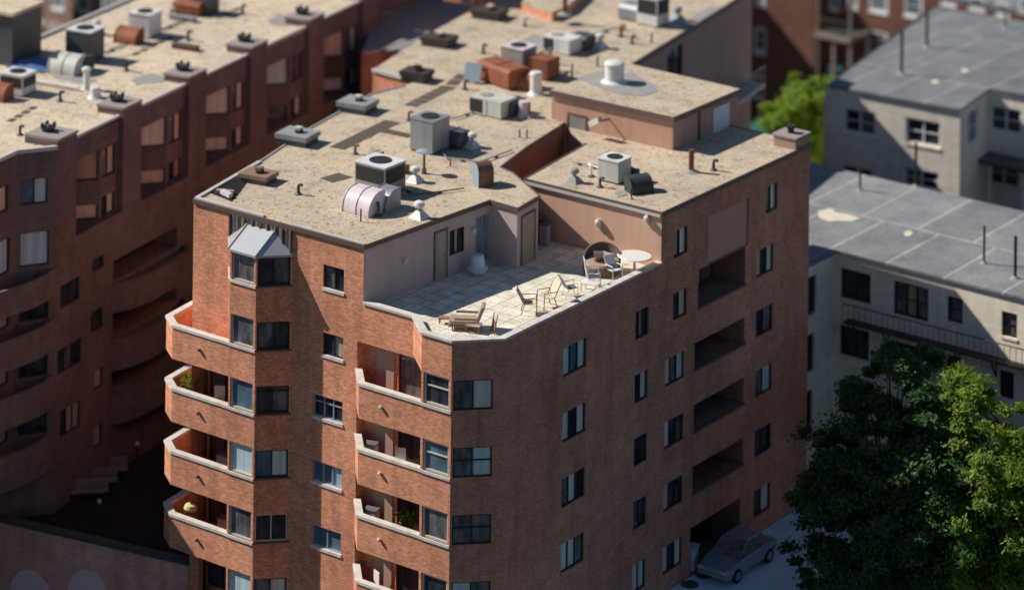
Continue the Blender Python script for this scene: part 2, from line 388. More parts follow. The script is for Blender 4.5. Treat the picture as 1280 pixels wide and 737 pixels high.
def window(parent, p0, p1, s0, s1, z0, z1, inset=.09, panes=('glass', 'glass'), frame='frame_dark', sill=None, fw=.05, rail=None, name='window'):
    """frame mesh with mullions, one pane child for each light"""
    l = math.hypot(p1[0]-p0[0], p1[1]-p0[1]); d = ((p1[0]-p0[0])/l, (p1[1]-p0[1])/l); nn = (d[1], -d[0])
    P = lambda q, k: (p0[0]+d[0]*q-nn[0]*k, p0[1]+d[1]*q-nn[1]*k)
    def bar(mb, a, b, c, e, k0, k1): mb.prism([P(a, k0), P(b, k0), P(b, k1), P(a, k1)], c, e)
    mb = MB(); k0, k1 = inset-.03, inset+.05
    g = .004
    bar(mb, s0+g, s0+fw, z0+g, z1-g, k0, k1); bar(mb, s1-fw, s1-g, z0+g, z1-g, k0, k1)
    bar(mb, s0+fw, s1-fw, z0+g, z0+fw, k0, k1); bar(mb, s0+fw, s1-fw, z1-fw, z1-g, k0, k1)
    n = len(panes); w = (s1-s0-2*fw)/n; pp = []
    for i in range(n):
        a, b = s0+fw+w*i, s0+fw+w*(i+1)
        if i: bar(mb, a-fw*.45, a+fw*.45, z0+fw, z1-fw, k0+.006, k1)
        if rail: bar(mb, a+fw*.5, b-fw*.5, z0+(z1-z0)*rail-.025, z0+(z1-z0)*rail+.025, k0+.012, k1)
        q = MB(); kk = inset+.035+.012*(i % 2)
        q.quad((*P(a, kk), z0+fw*.5), (*P(b, kk), z0+fw*.5), (*P(b, kk), z1-fw*.5), (*P(a, kk), z1-fw*.5))
        pp.append((q, panes[i]))
    f = mb.build(name, M[frame], parent)
    for q, m in pp: q.build('pane', M[m], f)
    if sill:
        sm = MB(); sm.prism([P(s0-.04, -.05), P(s1+.04, -.05), P(s1+.04, inset-.035), P(s0-.04, inset-.035)], z0-.12, z0+.003); sm.build('sill', M[sill], f)
    return f

def inset_poly(path, k):
    """offset an open path to its left by k (mitred)"""
    out = []
    for i, p in enumerate(path):
        dirs = []
        if i > 0: dirs.append(Vector(p)-Vector(path[i-1]))
        if i < len(path)-1: dirs.append(Vector(path[i+1])-Vector(p))
        ns = [Vector((-q.y, q.x)).normalized() for q in dirs]
        n = sum(ns, Vector((0, 0))); n.normalize(); c = n.dot(ns[0])
        out.append((p[0]+n.x*k/max(c, .3), p[1]+n.y*k/max(c, .3)))
    return out
def strip(mb, path, k0, k1, z0, z1, mi=0):
    a, b = inset_poly(path, k0), inset_poly(path, k1)
    for i in range(len(path)-1): mb.prism([a[i], a[i+1], b[i+1], b[i]], z0, z1, mi)
    return mb

# ------------------------------------------------------------------ ground, setting
g = MB()
UP = [(-15.8, 1.6), (1.0, 1.6), (400, 1.6), (400, 500), (-400, 500), (-400, 30), (-40, 30), (-26, 4)]
g.add([(x, y, -.02) for x, y in UP], [tuple(range(len(UP)))])
for q0, q1 in ((UP[0], UP[1]), (UP[1], UP[2]), (UP[5], UP[6]), (UP[6], UP[7]), (UP[7], UP[0])): g.quad((*q0, -4.2), (*q1, -4.2), (*q1, -.02), (*q0, -.02))
g.quad((-400, -250, -4.2), (400, -250, -4.2), (400, 30, -4.2), (-400, 30, -4.2))
tag(g.build('ground', M['soil']), kind='structure')
p = MB(); p.prism([(1.6, 1.2), (9.5, 1.2), (9.0, 14), (7.5, 22), (6.6, 27.3), (-6, 27.5), (-6, 26.3), (1.6, 26.3)], -.3, .55)
tag(p.build('alley_pavement', M['concrete']), kind='structure')
p = MB(); p.prism([(-26.5, -.35), (-15.7, 1.95), (-19.6, 21), (-20, 40), (-34, 40), (-28, 8)], -4, .75)
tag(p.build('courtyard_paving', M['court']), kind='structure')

# ------------------------------------------------------------------ main apartment building
bld = thing('apartment_building', 'tall red brown brick apartment block with corner balconies and an open roof terrace', 'building', (0, 0, 0))
LED = [12.55, 9.75, 6.95, 4.15, 1.35]
RZ = 17.9
br = MB(); bd = MB()      # one brick in two tones: sunlit front copy, shaded side copy
win = []                  # deferred windows
def W(p0, p1, s0, s1, z0, z1, **k): win.append((p0, p1, s0, s1, z0, z1, k)); return (s0, s1, z0, z1, k.pop('hole', .2) if 'hole' in k else .2)

# front, left part above the top balcony
br.wall((-15.57, 1.22), (-13.4, 1.22), 11.4, RZ-.02)
br.wall((-13.4, 1.22), (-9.75, 1.22), 15, RZ-.02)
# recess back wall under
a, b = (-15.57, 2.3), (-12.4, 2.3)
ops = []
for i, z in enumerate(LED[1:]):
    ops.append(W(a, b, .12, 1.85, z-1.0, z+1.2, panes=(['glass_grey', 'glass_mauve'] if i == 0 else ['glass_mauve', 'glass_grey']), frame='frame_dark'))
    ops.append(W(a, b, 1.95, 3.1, z-1.0, z+1.2, panes=['blind_blue' if i == 0 else 'glass_grey', 'glass_mauve'], frame='frame_dark'))
bd.wall(a, b, -4, 11.1, ops)
m = MB(); strip(m, [(-15.57, 1.22), (-15.57+.55, 1.22)], 0, .3, -4, 2.64); m.build('wall_pier', M['brick'], bld)
# left bay
a, b = (-12.4, .1), (-10.87, .1)
ops = []
fr = [['glass_grey'], ['glass_grey'], ['glass_blue'], ['pane_sky'], ['glass_grey'], ['pane_sky']]
for i, z in enumerate([15.35]+LED):
    ops.append(W(a, b, .1, 1.42, z, z+(1.22 if i == 0 else 1.3), panes=fr[i], frame='frame_white', fw=.07))
br.wall(a, b, -4, 16.6, ops)
a, b = (-10.87, .1), (-9.75, 1.22)
ops = []
fr = [['glass', 'glass_grey'], ['glass_grey', 'glass'], ['glass', 'glass_grey'], ['glass_blue', 'pane_sky'], ['glass', 'glass'], ['glass_grey', 'pane_pale']]
for i, z in enumerate([15.35]+LED):
    ops.append(W(a, b, .07, 1.5, z, z+(1.22 if i == 0 else 1.2), panes=fr[i], frame='frame_dark' if i != 4 else 'frame_white', fw=.06, rail=(.8 if i == 2 else None)))
br.wall(a, b, -4, 16.6, ops)
a, b = (-13.4, 1.22), (-12.4, .1)
br.wall(a, b, 11.4, 16.6, [W(a, b, .35, 1.35, 15.35, 16.57, panes=['glass_grey'], frame='frame_white', fw=.07)])
br.wall((-12.4, 2.3), (-12.4, .1), -4, 11.1)
# front, right of the bay
a, b = (-9.75, 1.22), (-6.05, 1.22)
ops = []
spec = [(-8.0, -6.83, 15.62, 16.62, ['glass_grey', 'glass']), (-8.0, -6.83, 12.72, 13.68, ['glass', 'blind']),
        (-8.5, -6.83, 9.95, 10.9, ['glass', 'glass', 'glass']), (-8.5, -6.83, 7.12, 8.02, ['glass_blue', 'glass_blue', 'blind_blue']),
        (-8.5, -6.83, 4.32, 5.22, ['glass_blue', 'glass_blue']), (-8.5, -6.83, 1.5, 2.4, ['glass', 'glass_blue'])]
for i, (x0, x1, z0, z1, pn) in enumerate(spec):
    ops.append(W(a, b, x0+9.75, x1+9.75, z0, z1, panes=pn, frame='frame_dark' if i in (0, 1) else 'bluegrey', sill='cap', rail=(.68 if i == 2 else None), inset=.11))
br.wall(a, b, -4, RZ-.02, ops)
br.wall((-6.05, 1.22), (-5.75, 1.22), 13.72, RZ-.02)
br.wall((-5.75, 1.22), (-3.0, 1.22), 13.72, 15.4)
br.wall((-3.0, 1.22), (-1.6, 0), 13.85, 15.4)
br.build('front_wall', M['brick'], bld); br = MB()
# recess of the corner balcony
br.wall((-6.05, 1.22), (-6.05, 1.75), -4, 13.72)
br.quad((-6.05, 1.22, 13.72), (-6.05, 1.75, 13.72), (-1.6, 1.75, 13.72), (-1.6, 1.22, 13.72))
br.quad((-3.0, 1.22, 13.72), (-1.6, 1.22, 13.85), (-1.6, 0, 13.85), (-3.0, 1.22, 13.85))
a, b = (-6.05, 1.75), (-1.6, 1.75)
ops = []
for i, z in enumerate(LED):
    ops.append(W(a, b, 1.85, 4.35, z-1.0, z+1.1, panes=[['glass_grey', 'glass'], ['glass', 'glass'], ['glass', 'glass_grey'], ['glass', 'glass'], ['glass', 'glass']][i], frame='frame_dark'))
br.wall(a, b, -4, 13.72, ops)
br.wall((-1.6, 1.75), (-1.6, 0), -4, 13.85)
# near corner bay
a, b = (-1.6, 0), (0, 0)
ops = []
fr = [['glass'], ['glass_blue'], ['glass_grey'], ['glass'], ['blind']]
for i, z in enumerate(LED):
    ops.append(W(a, b, .12, 1.5, z, z+1.3, panes=fr[i], frame='frame_white', fw=.09, rail=(.6 if i in (0, 1) else None)))
br.wall(a, b, -4, 15.4, ops)
a, b = (0, 0), (1.55, 1.55)
ops = []
fr = [['glass_grey', 'pane_pale'], ['glass_grey', 'pane_sky'], ['glass_grey', 'glass_grey'], ['pane_sky', 'glass_grey'], ['glass', 'glass']]
for i, z in enumerate(LED):
    ops.append(W(a, b, .1, 1.75, z, z+1.25, panes=fr[i], frame='frame_dark', fw=.05, rail=(.55 if i in (1, 2) else None)))
bd.wall(a, b, -4, 15.4, ops)
# side facade in shade
a, b = (1.55, 1.55), (1.55, 13.34)
ops = []
c1 = [['pane_sky', 'glass_blue', 'pane_sky'], ['pane_pale', 'glass', 'pane_pale'], ['glass_grey', 'pane_pale', 'glass'], ['pane_pale', 'pane_pale', 'glass_grey'], ['glass', 'pane_pale', 'glass']]
c2 = [['glass', 'blind_pink', 'glass'], ['glass', 'pane_pale'], ['glass', 'glass'], ['glass_grey', 'glass'], ['pane_pale', 'pane_sky']]
for i, z in enumerate(LED):
    ops.append(W(a, b, 5.85-1.55, 7.6-1.55, z, z+1.25, panes=c1[i], inset=.1))
    ops.append(W(a, b, 11.35-1.55, 12.4-1.55, z, z+1.25, panes=c2[i], inset=.1))
bd.wall(a, b, -4, 15.4, ops)
a, b = (1.55, 13.34), (1.55, 26.1)
ops = []
c3 = [['glass', 'pane_pale'], ['glass', 'pane_warm'], ['pane_warm', 'glass_grey', 'pane_sky'], ['pane_pale', 'glass', 'glass_grey'], ['pane_warm', 'glass', 'glass'], ['pane_pale', 'glass', 'pane_pale']]
c4 = [['glass', 'pane_pale'], ['pane_warm', 'glass', 'pane_pale'], ['glass', 'glass_grey'], ['glass_grey', 'pane_sky'], ['glass', 'glass'], ['glass', 'pane_pale']]
for i, z in enumerate([15.35]+LED):
    y0, y1 = (14.35, 15.5) if i < 2 else (13.75, 15.35)
    ops.append(W(a, b, y0-13.34, y1-13.34, z, z+1.22, panes=c3[i], inset=.1))
    y0, y1 = (22.15, 23.2) if i == 0 else (21.4, 22.9)
    ops.append(W(a, b, y0-13.34, y1-13.34, z, z+1.25, panes=c4[i], inset=.1))
logg = [(16.4, 20.4, 12.6, 14.3)]+[(16.15, 20.4, z+.1, z+1.28) for z in LED[1:4]]+[(16.0, 20.2, .6, 2.7)]
for y0, y1, z0, z1 in logg: ops.append((y0-13.34, y1-13.34, z0, z1, 1.6))
ops.append((17.2-13.34, 20.7-13.34, 14.32, 16.5, .12))
bd.wall(a, b, -4, 17.68, ops)
# hidden sides
bd.wall((1.55, 26.1), (-9, 26.1), -4, 17.68); bd.wall((-6.8, 19.4), (-6.0, 13.34), 15.2, 17.68)
left_edge = [(-15.57, 1.22), (-16.7, 6.6), (-18.3, 12.5), (-19.53, 18.8), (-19.14, 20.9)]
le = left_edge[::-1]
for q0, q1 in zip(le, le[1:]): bd.wall(q0, q1, -4, RZ-.02)
br.wall((-22.14, 22.12), (-19.1, 21.9), -4, RZ-.02)
rl = [(-27, 44), (-25.23, 35.35), (-24.12, 29.6), (-22.14, 22.12)]
for q0, q1 in zip(rl, rl[1:]): bd.wall(q0, q1, -4, RZ-.02)
bd.wall((-19.14, 20.9), (-19.1, 21.9), -4, RZ-.02)
rr = [(-11.55, 27.0), (-12.35, 31.34), (-14.71, 43.91), (-15.64, 48.21)]
a, b = rr[1], rr[2]
s0, s1, z0, z1 = rect(a, b, 834, 66, 853, 92)
rearw = W(a, b, s0, s1, max(z0, 13.2), z1, panes=['glass', 'glass'], inset=.1)
rw = MB(); rw.wall(rr[0], rr[1], -4, RZ-.02); rw.wall(a, b, -4, RZ-.02, [rearw]); rw.wall(rr[2], rr[3], -4, RZ-.02); rw.wall(rr[3], (-26.8, 50), -4, RZ-.02)
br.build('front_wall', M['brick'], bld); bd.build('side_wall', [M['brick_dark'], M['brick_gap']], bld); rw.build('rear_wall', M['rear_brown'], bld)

# loggia backs: glass doors on sheets coloured near black for the shade
for i, (y0, y1, z0, z1) in enumerate(logg):
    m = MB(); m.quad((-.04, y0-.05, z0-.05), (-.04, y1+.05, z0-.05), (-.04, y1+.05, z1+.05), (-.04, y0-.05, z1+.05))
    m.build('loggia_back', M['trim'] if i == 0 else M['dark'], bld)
    if i < 4:
        win.append(((-.0, y0), (-.0, y1), 1.6, 3.6, z0+.05, min(z1-.05, z0+1.9), dict(panes=['blind' if i == 0 else 'glass', 'glass_grey'], inset=.0)))
    m = MB(); m.box(1.5, 1.62, y0-.04, y1+.04, z0-.1, z0+.02); m.build('loggia_ledge', M['trim'], bld)
    if i == 0:
        m = MB(); m.quad((1.43, 17.2, 14.32), (1.43, 20.7, 14.32), (1.43, 20.7, 16.5), (1.43, 17.2, 16.5)); m.build('wall_panel', M['panel_grey'], bld)

# terrace walls
T0, T1, KK, T2 = (-5.75, 1.22), (-5.12, 9.4), (-3.5, 9.3), (-3.75, 11.25)
ts = MB(); ops = []
d1 = rect(T0, T1, 543.5, 295, 557, 352); w1 = rect(T0, T1, 562, 296, 580, 327); d2 = rect(T0, T1, 594.5, 275, 611, 334)
ops.append(W(T0, T1, w1[0], w1[1], 16.05, 17.15, panes=['glass', 'blind', 'glass'], inset=.06))
ops.append(W(T0, T1, d2[0], d2[1], 15.25, 17.35, panes=['door_blue', 'door_blue'], frame='bluegrey', inset=.06))
ts.wall(T0, T1, 15.15, RZ-.02, ops)
ts.wall(T1, KK, 15.15, RZ-.02); ts.wall(KK, T2, 15.15, RZ-.02)
gapw = [T2, (-6.64, 13.14), (-7.59, 13.43), (-8.41, 16.63), (-9.15, 20.54), (-9.3, 21.1)]
ts.build('terrace_wall', M['stucco_grey'], bld)
gw = MB()
for q0, q1 in zip(gapw, gapw[1:]): gw.wall(q0, q1, 15.15, RZ-.02)
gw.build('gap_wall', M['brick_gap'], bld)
rf = MB(); rf.wall((-6.0, 13.34), (1.55-.003, 13.34), 15.15, 17.68); rf.build('wing_wall', M['stucco'], bld)
def door(p0, p1, s0, s1, z0, z1, m, label=None):
    l = math.hypot(p1[0]-p0[0], p1[1]-p0[1]); d = ((p1[0]-p0[0])/l, (p1[1]-p0[1])/l); nn = (d[1], -d[0])
    P = lambda q, k: (p0[0]+d[0]*q+nn[0]*k, p0[1]+d[1]*q+nn[1]*k)
    fm = MB()
    for a, b, c, e in ((s0-.06, s0, z0, z1+.06), (s1, s1+.06, z0, z1+.06), (s0, s1, z1, z1+.06)): fm.prism([P(a, .005), P(b, .005), P(b, .06), P(a, .06)], c, e)
    q = MB(); q.prism([P(s0+.004, .005), P(s1-.004, .005), P(s1-.004, .035), P(s0+.004, .035)], z0, z1-.004)
    o = q.build('door', M[m], bld)
    fm.build('door_frame', M['trim'], o)
    h = MB(); h.prism([P(s1-.16, .035), P(s1-.08, .035), P(s1-.08, .09), P(s1-.16, .09)], z0+.95, z0+1.05); h.build('handle', M['grey_metal'], o)
    if label: o['label'] = label
door(T0, T1, d1[0], d1[1], 15.22, 17.3, 'door_tan', 'pale weathered door')
kd = rect(KK, T2, 652, 270, 667, 328); door(KK, T2, max(kd[0], .1), min(kd[1], 1.7), 15.22, 17.35, 'door_tan', 'weathered tan door near the wall corner')
for zz in LED:
    tdd = MB(); tdd.prism([(-5.35, 1.74), (-4.4, 1.74), (-4.4, 1.69), (-5.35, 1.69)], zz-1.04, zz+1.02); tdd.build('balcony_door', M['door_salmon'], bld)
def wall_lamp(parent, x, y, z, nx, ny, m='white', s=1.):
    q = MB(); q.box(-.05*s, .05*s, -.05*s, .05*s, -.16*s, .1*s); q.lathe([(.05*s, -.1*s), (.09*s, -.02*s), (.1*s, .06*s), (.04*s, .13*s)], (nx*.1, ny*.1, 0), 10)
    q.build('wall_lamp', M[m], parent, (x+nx*.05, y+ny*.05, z))
for px, py in ((505, 325), (590, 288)):
    s, z = onwall(px, py, T0, T1); wall_lamp(bld, T0[0]+(T1[0]-T0[0])*s/8.2, T0[1]+(T1[1]-T0[1])*s/8.2, z, .98, -.08)
for px, py, k in ((750, 278, 1.5), (811, 273, 1.5)):
    s, z = onwall(px, py, (-6, 13.34), (1.55, 13.34)); wall_lamp(bld, -6+s, 13.34, z, 0, -1, 'cap', k)

# roofs
roof_poly = [T0, T1, KK]+gapw+[(-9.3, 27.0)]+rr+[(-26.8, 50), (-27, 44), (-25.23, 35.35), (-24.12, 29.6), (-22.14, 22.12), (-19.1, 21.9)]+left_edge[::-1]
m = MB(); m.prism(roof_poly, RZ-.22, RZ); m.build('roof', M['gravel'], bld)
wing_poly = [(-6.0, 13.34), (1.55, 13.34), (1.55, 26.1), (-9, 26.1), (-9, 21), (-6.8, 19.4)]
m = MB(); m.prism(wing_poly, 17.5, 17.7); m.build('roof', M['gravel'], bld)
def edge(path, k0, k1, z0, z1, m):
    q = MB(); strip(q, path, k0, k1, z0, z1); q.build('roof_edge', M[m], bld)
edge([(-15.57, 1.22), T0, T1, KK]+gapw[:5], -.08, -.002, RZ-.17, RZ+.03, 'trim')
edge([(-6.8, 19.4), (-6.0, 13.34), (1.55, 13.34), (1.55, 26.1), (-3, 26.1)], -.07, -.002, 17.53, 17.73, 'trim')
edge(rr, -.09, -.002, RZ-.24, RZ+.05, 'trim')
edge([(-19.14, 20.9), (-19.53, 18.8), (-18.3, 12.5), (-16.8, 7.0)], .02, .12, RZ+.002, RZ+.05, 'patch')
edge([(-16.8, 7.0), (-15.57, 1.22), (-11.5, 1.22)], .02, .2, RZ+.002, RZ+.09, 'cap_metal')
edge([(-9.75, 1.22), T0], .02, .12, RZ+.002, RZ+.07, 'cap_metal')
edge([(-22.14, 22.12), (-19.1, 21.9)], -.1, .1, RZ-.1, RZ+.06, 'cap_metal')
edge([(-6.0, 13.34), (1.55, 13.34)], -.13, -.092, 17.5, 17.62, 'cap_metal')
# terrace floor and parapet
m = MB(); m.prism([(-5.75, 1.24), (-3.0, 1.24), (-1.58, .04), (0, .03), (1.5, 1.58), (1.5, 13.3), (-6.03, 13.3), (-6.85, 19.4), (-6.5, 21.0), (-9.3, 21.0), (-8.43, 16.63), (-7.6, 13.43), (-6.66, 13.12), (-3.77, 11.25), (-3.52, 9.32), (-5.14, 9.42)], 14.95, 15.2)
m.build('terrace_floor', M['pavers'], bld)
ppath = [(-5.75, 1.22), (-3.0, 1.22), (-1.6, 0), (0, 0), (1.55, 1.55), (1.55, 13.34)]
m = MB(); strip(m, ppath, .015, .2, 15.19, 15.4); m.build('parapet', M['stucco_grey'], bld)
m = MB(); strip(m, ppath, -.07, .27, 15.4, 15.5); pc = m.build('parapet_cap', M['cap'], bld)
m = MB()
for yy in (2.9, 4.9, 7.0, 9.0, 11.1): m.box(1.28, 1.62, yy-.012, yy+.012, 15.5, 15.506)
m.build('cap_joint', M['trim'], pc)

# balconies
def balcony(path, inner, led, capm='cap', lamp=None, floor=1.05, label=None):
    m = MB(); m.prism(path+inner, led-1.5, led-floor)
    strip(m, path, 0, .2, led-floor, led-.11)
    o = m.build('balcony', M['brick'], bld)
    c = MB(); strip(c, path, -.05, .26, led-.11, led+.01); c.build('ledge_cap', M[capm], o)
    if lamp:
        q = MB(); q.lathe([(.02, -.07), (.07, -.05), (.09, 0), (.06, .06), (.02, .08)], (lamp[0], path[2][1]-.07, led-.72), 10); q.build('round_lamp', M[lamp[1]], o)
    return o
lpath = [(-17.25, 4.4), (-16.75, .8), (-15.75, .1), (-12.4, .1)]
for i, z in enumerate(LED[:4]):
    o = balcony(lpath, [(-12.4, 2.28), (-15.55, 2.28), (-16.25, 4.4)], z, 'cap', (-14.1, 'rust_brown'))
npath = [(-6.08, 1.2), (-4.95, 0), (-3.5, 0), (-1.6, 0)]
for i, z in enumerate(LED):
    balcony(npath, [(-1.61, 1.74), (-6.04, 1.74), (-6.06, 1.2)], z, 'cap', (-3.7, 'yellow'))
# window ledges of the bays
def ledge(path, k, h, z, m):
    q = MB(); strip(q, path, -k, .05, z-h, z); q.build('bay_ledge', M[m], bld)
for z in [15.35]+LED:
    ledge([(-12.4, .1), (-10.87, .1)], .06, .12, z, 'cap'); ledge([(-10.87, .1), (-9.75, 1.22)], .04, .08, z, 'trim')
for z in LED: ledge([(-1.6, 0), (0, 0)], .06, .12, z, 'cap')
ledge([(-13.4, 1.22), (-12.4, .1)], .06, .12, 15.35, 'cap')
# bay roof
bp = [(-13.5, 1.2), (-12.43, .0), (-10.84, .0), (-9.64, 1.2)]
m = MB(); m.prism(bp, 16.58, 16.68)
r0, r1 = (-12.35, 1.2, 17.5), (-10.75, 1.2, 17.5)
B_ = [(x, y, 16.68) for x, y in bp]
m.add(B_+[r0, r1], [(0, 1, 4), (1, 2, 5, 4), (2, 3, 5)])
bro = m.build('bay_roof', M['bay_roof'], bld)
m = MB()
for q0, q1 in ((B_[1], r0), (B_[2], r1), (r0, r1)): m.tube([Vector(q0)+Vector((0, -.01, .02)), Vector(q1)+Vector((0, -.02, .02))], .035, 6)
m.build('ridge_bead', M['cap_metal'], bro)
m = MB(); m.box(-13.4, -9.76, 1.15, 1.215, 16.6, 17.72)
for k in range(9): m.box(-13.38+.44*k, -13.30+.44*k, 1.10, 1.16, 16.6, 17.72)
m.build('wall_panel', M['ribbed'], bld)
for k, (p0, p1, s0, s1, z0, z1, kw) in enumerate(win):
    kw.pop('hole', None); window(bld, p0, p1, s0, s1, z0, z1, **kw)

# penthouse on the roof
ph = MB(); q0, q1, q2, q3 = (-10.04, 21.0), (-3.02, 21.1), (-3.05, 26.9), (-10, 27.1)
ph.wall(q0, q1, 15.2, 19.12); ph.build('penthouse_wall', M['stucco_brown'], bld)
ph = MB(); ph.wall(q1, q2, 15.2, 19.12); ph.wall(q2, q3, 15.2, 19.12); ph.wall(q3, q0, 15.2, 19.12); ph.build('penthouse_wall', M['rear_brown'], bld)
m = MB(); m.prism([(-10.12, 20.92), (-2.94, 21.02), (-2.97, 27.0), (-10.1, 27.2)], 19.12, 19.3); m.build('penthouse_roof', M['gravel'], bld)
m = MB(); strip(m, [(-10.12, 20.92), (-2.94, 21.02), (-2.97, 27.0)], -.06, -.002, 19.08, 19.33); m.build('roof_edge', M['trim'], bld)
pd = rect(q0, q1, 711, 142, 732, 185)
door(q0, q1, pd[0], pd[1], 15.3, pd[3], 'door_grey', 'grey metal rooftop door')
s0, s1, z0, z1 = rect(q1, q2, 891, 136, 910, 162)
m = MB(); m.box(-3.02, -2.99, 21.1+s0, 21.1+s1, z0-.1, z1); m.build('hatch_panel', M['planter'], bld)
m = MB(); m.box(-3.03, -2.95, 23.3, 23.42, 17.7, 19.08); m.build('downpipe', M['dark_metal'], bld)
# floodlight arm on the penthouse front
s, z = onwall(762, 149, q0, q1); lx, ly = q0[0]+s, 21.05
m = MB(); m.tube([(lx, ly, z), (lx-.1, ly-.75, z+.05)], .04, 6); o = m.build('floodlight_arm', M['pipe_black'], bld)
m = MB(); m.box(-.62, .2, -.14, .14, -.13, .13); fo = m.build('lamp_head', M['offwhite'], o, (lx-.1, ly-.85, z+.1), -.3); fo.rotation_euler.y = -.5
# rear balcony deck with railing
a, b = rr[2], rr[3]
def onrr(px, py, k=0):
    s, z = onwall(px, py, rr[1], rr[2]); return s, z
sA, zA = onwall(893, 118, rr[1], rr[2]); sB, zB = onwall(939, 96, rr[1], rr[2])
dv = Vector((rr[2][0]-rr[1][0], rr[2][1]-rr[1][1])).normalized(); nv = Vector((dv.y, -dv.x))
zd = (zA+zB)/2-.3
def RP(s, k): return (rr[1][0]+dv.x*s+nv.x*k, rr[1][1]+dv.y*s+nv.y*k)
m = MB(); m.prism([RP(sA-2, .0), RP(sB-.6, .0), RP(sB-.6, 1.1), RP(sA-2, 1.1)], zd-.16, zd); dk = m.build('rear_balcony', M['cap_metal'], bld)
m = MB()
for k in range(22):
    s = sA-2+k*(sB+1.4-sA)/21; m.tube([(*RP(s, 1.05), zd), (*RP(s, 1.05), zd+1.0)], .02, 4)
m.tube([(*RP(sA-2, 1.05), zd+1.0), (*RP(sB-.6, 1.05), zd+1.0)], .03, 5); m.build('railing', M['grey_metal'], dk)

# ------------------------------------------------------------------ building across the courtyard (left)
Q = (-27.05, 9.83); QA = R(10.25); qc, qs = math.cos(QA), math.sin(QA)
def q2w(n, t): return (Q[0]+qc*n-qs*t, Q[1]+qs*n+qc*t)
lb = thing('apartment_building', 'shaded brown brick apartment block with stepped wall piers beyond the dark courtyard', 'building', (*Q, 0), QA)
lw = MB(); lwin = []
def LWn(p0, p1, s0, s1, z0, z1, hole=.2, **k): lwin.append((p0, p1, s0, s1, z0, z1, k)); return (s0, s1, z0, z1, hole)
NW = .25
a, b = (NW, -7.3), (NW, 24.4)
ops = []
for t0, t1, z0, z1, pn in ((-4.3, -3.25, 8.2, 9.2, ['glass']), (-7.1, -5.1, 7.15, 8.3, ['glass', 'glass_grey', 'glass']), (-6.8, -5.1, 4.1, 5.35, ['glass', 'blind', 'blind']),
                           (-3.95, -3.2, 5.4, 6.3, ['blind']), (-4.2, -3.2, 11.1, 11.7, ['glass']), (-6.9, -5.3, 10.2, 11.3, ['glass', 'glass']), (-3.9, -3.2, 2.6, 3.6, ['blind'])):
    ops.append(LWn(a, b, t0+7.3, t1+7.3, z0, z1, panes=pn))
for k in range(4):
    for z in (10.1, 7.35, 4.6):
        if k > 0: ops.append(LWn(a, b, 7.3+6.05*k+1.5, 7.3+6.05*k+3.0, z, z+1.2, panes=['glass', 'glass_grey']))
lg = [(-2.4, 3.4, 10.1, 11.1), (-2.4, 3.4, 7.4, 8.55), (-2.4, 3.4, 4.75, 5.75)]
for t0, t1, z0, z1 in lg: ops.append((t0+7.3, t1+7.3, z0, z1, 1.4))
lw.wall(a, b, -4, 13.3, ops)
lw.quad((NW, -7.3, 13.3), (NW, 24.4, 13.3), (-1.6, 24.4, 13.3), (-1.6, -7.3, 13.3))
for t0, t1, z0, z1 in lg:
    m = MB(); m.quad((-1.1, t0, z0), (-1.1, t1, z0), (-1.1, t1, z1), (-1.1, t0, z1)); m.build('loggia_back', M['dark'], lb)  # near-black sheet painted in for the shade inside the loggia
    lwin.append(((-1.1, t0), (-1.1, t1), 3.6, 4.6, z0+.03, z1-.03, dict(panes=['glass_grey'], inset=0)))
pinks = [['blind_pink', 'pane_warm'], ['pane_pale', 'pane_warm'], ['pane_pale', 'pane_pale'], ['pane_sky', 'glass_grey'], ['pane_warm', 'pane_pale'], ['pane_pale', 'pane_pale']]
for j, k in enumerate(range(-1, 4)):
    t0 = 6.05*k; tl = t0 if k >= 0 else t0+.4
    lw.wall((0, tl), (0, t0+4.4), 16.75, RZ-.02)
    lw.quad((0, tl, 16.75), (0, t0+4.4, 16.75), (-1.6, t0+4.4, 16.75), (-1.6, tl, 16.75))
    lw.wall((-1.5, tl), (-1.5, t0+2.0), 13.2, 16.8)
    lw.quad((-1.5, t0+2, 13.2), (-1.2, t0+2, 13.2), (-1.2, t0+2, 16.8), (-1.5, t0+2, 16.8))
    a, b = (-1.25, t0+1.9), (-.1, t0+2.95)
    o2 = [LWn(a, b, .12, 1.45, 15.2, 16.6, panes=[pinks[j][0]], frame='frame_dark'), LWn(a, b, .12, 1.45, 13.32, 14.05, panes=[pinks[j][1]], frame='frame_dark')]
    lw.wall(a, b, 13.2, 16.8, o2)
    a, b = (-.1, t0+2.95), (-.1, t0+4.4)
    o2 = [LWn(a, b, .12, 1.3, 15.2, 16.6, panes=['glass_grey', pinks[j][1]], frame='frame_dark'), LWn(a, b, .12, 1.3, 13.32, 14.3, panes=['glass', pinks[j-1][0]], frame='frame_dark')]
    lw.wall(a, b, 13.2, 16.8, o2)
    # pier
    p0 = t0+4.4; p1 = t0+6.05 if k < 3 else t0+6.2
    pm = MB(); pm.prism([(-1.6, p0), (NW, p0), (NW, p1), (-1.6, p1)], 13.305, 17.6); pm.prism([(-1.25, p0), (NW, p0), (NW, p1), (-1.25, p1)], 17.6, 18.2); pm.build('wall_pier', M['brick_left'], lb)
    pm = MB(); pm.prism([(-1.3, p0-.03), (NW+.02, p0-.03), (NW+.02, p1+.02), (-1.3, p1+.02)], 18.2, 18.32); pm.build('pier_cap', M['hatch_mauve'], lb)
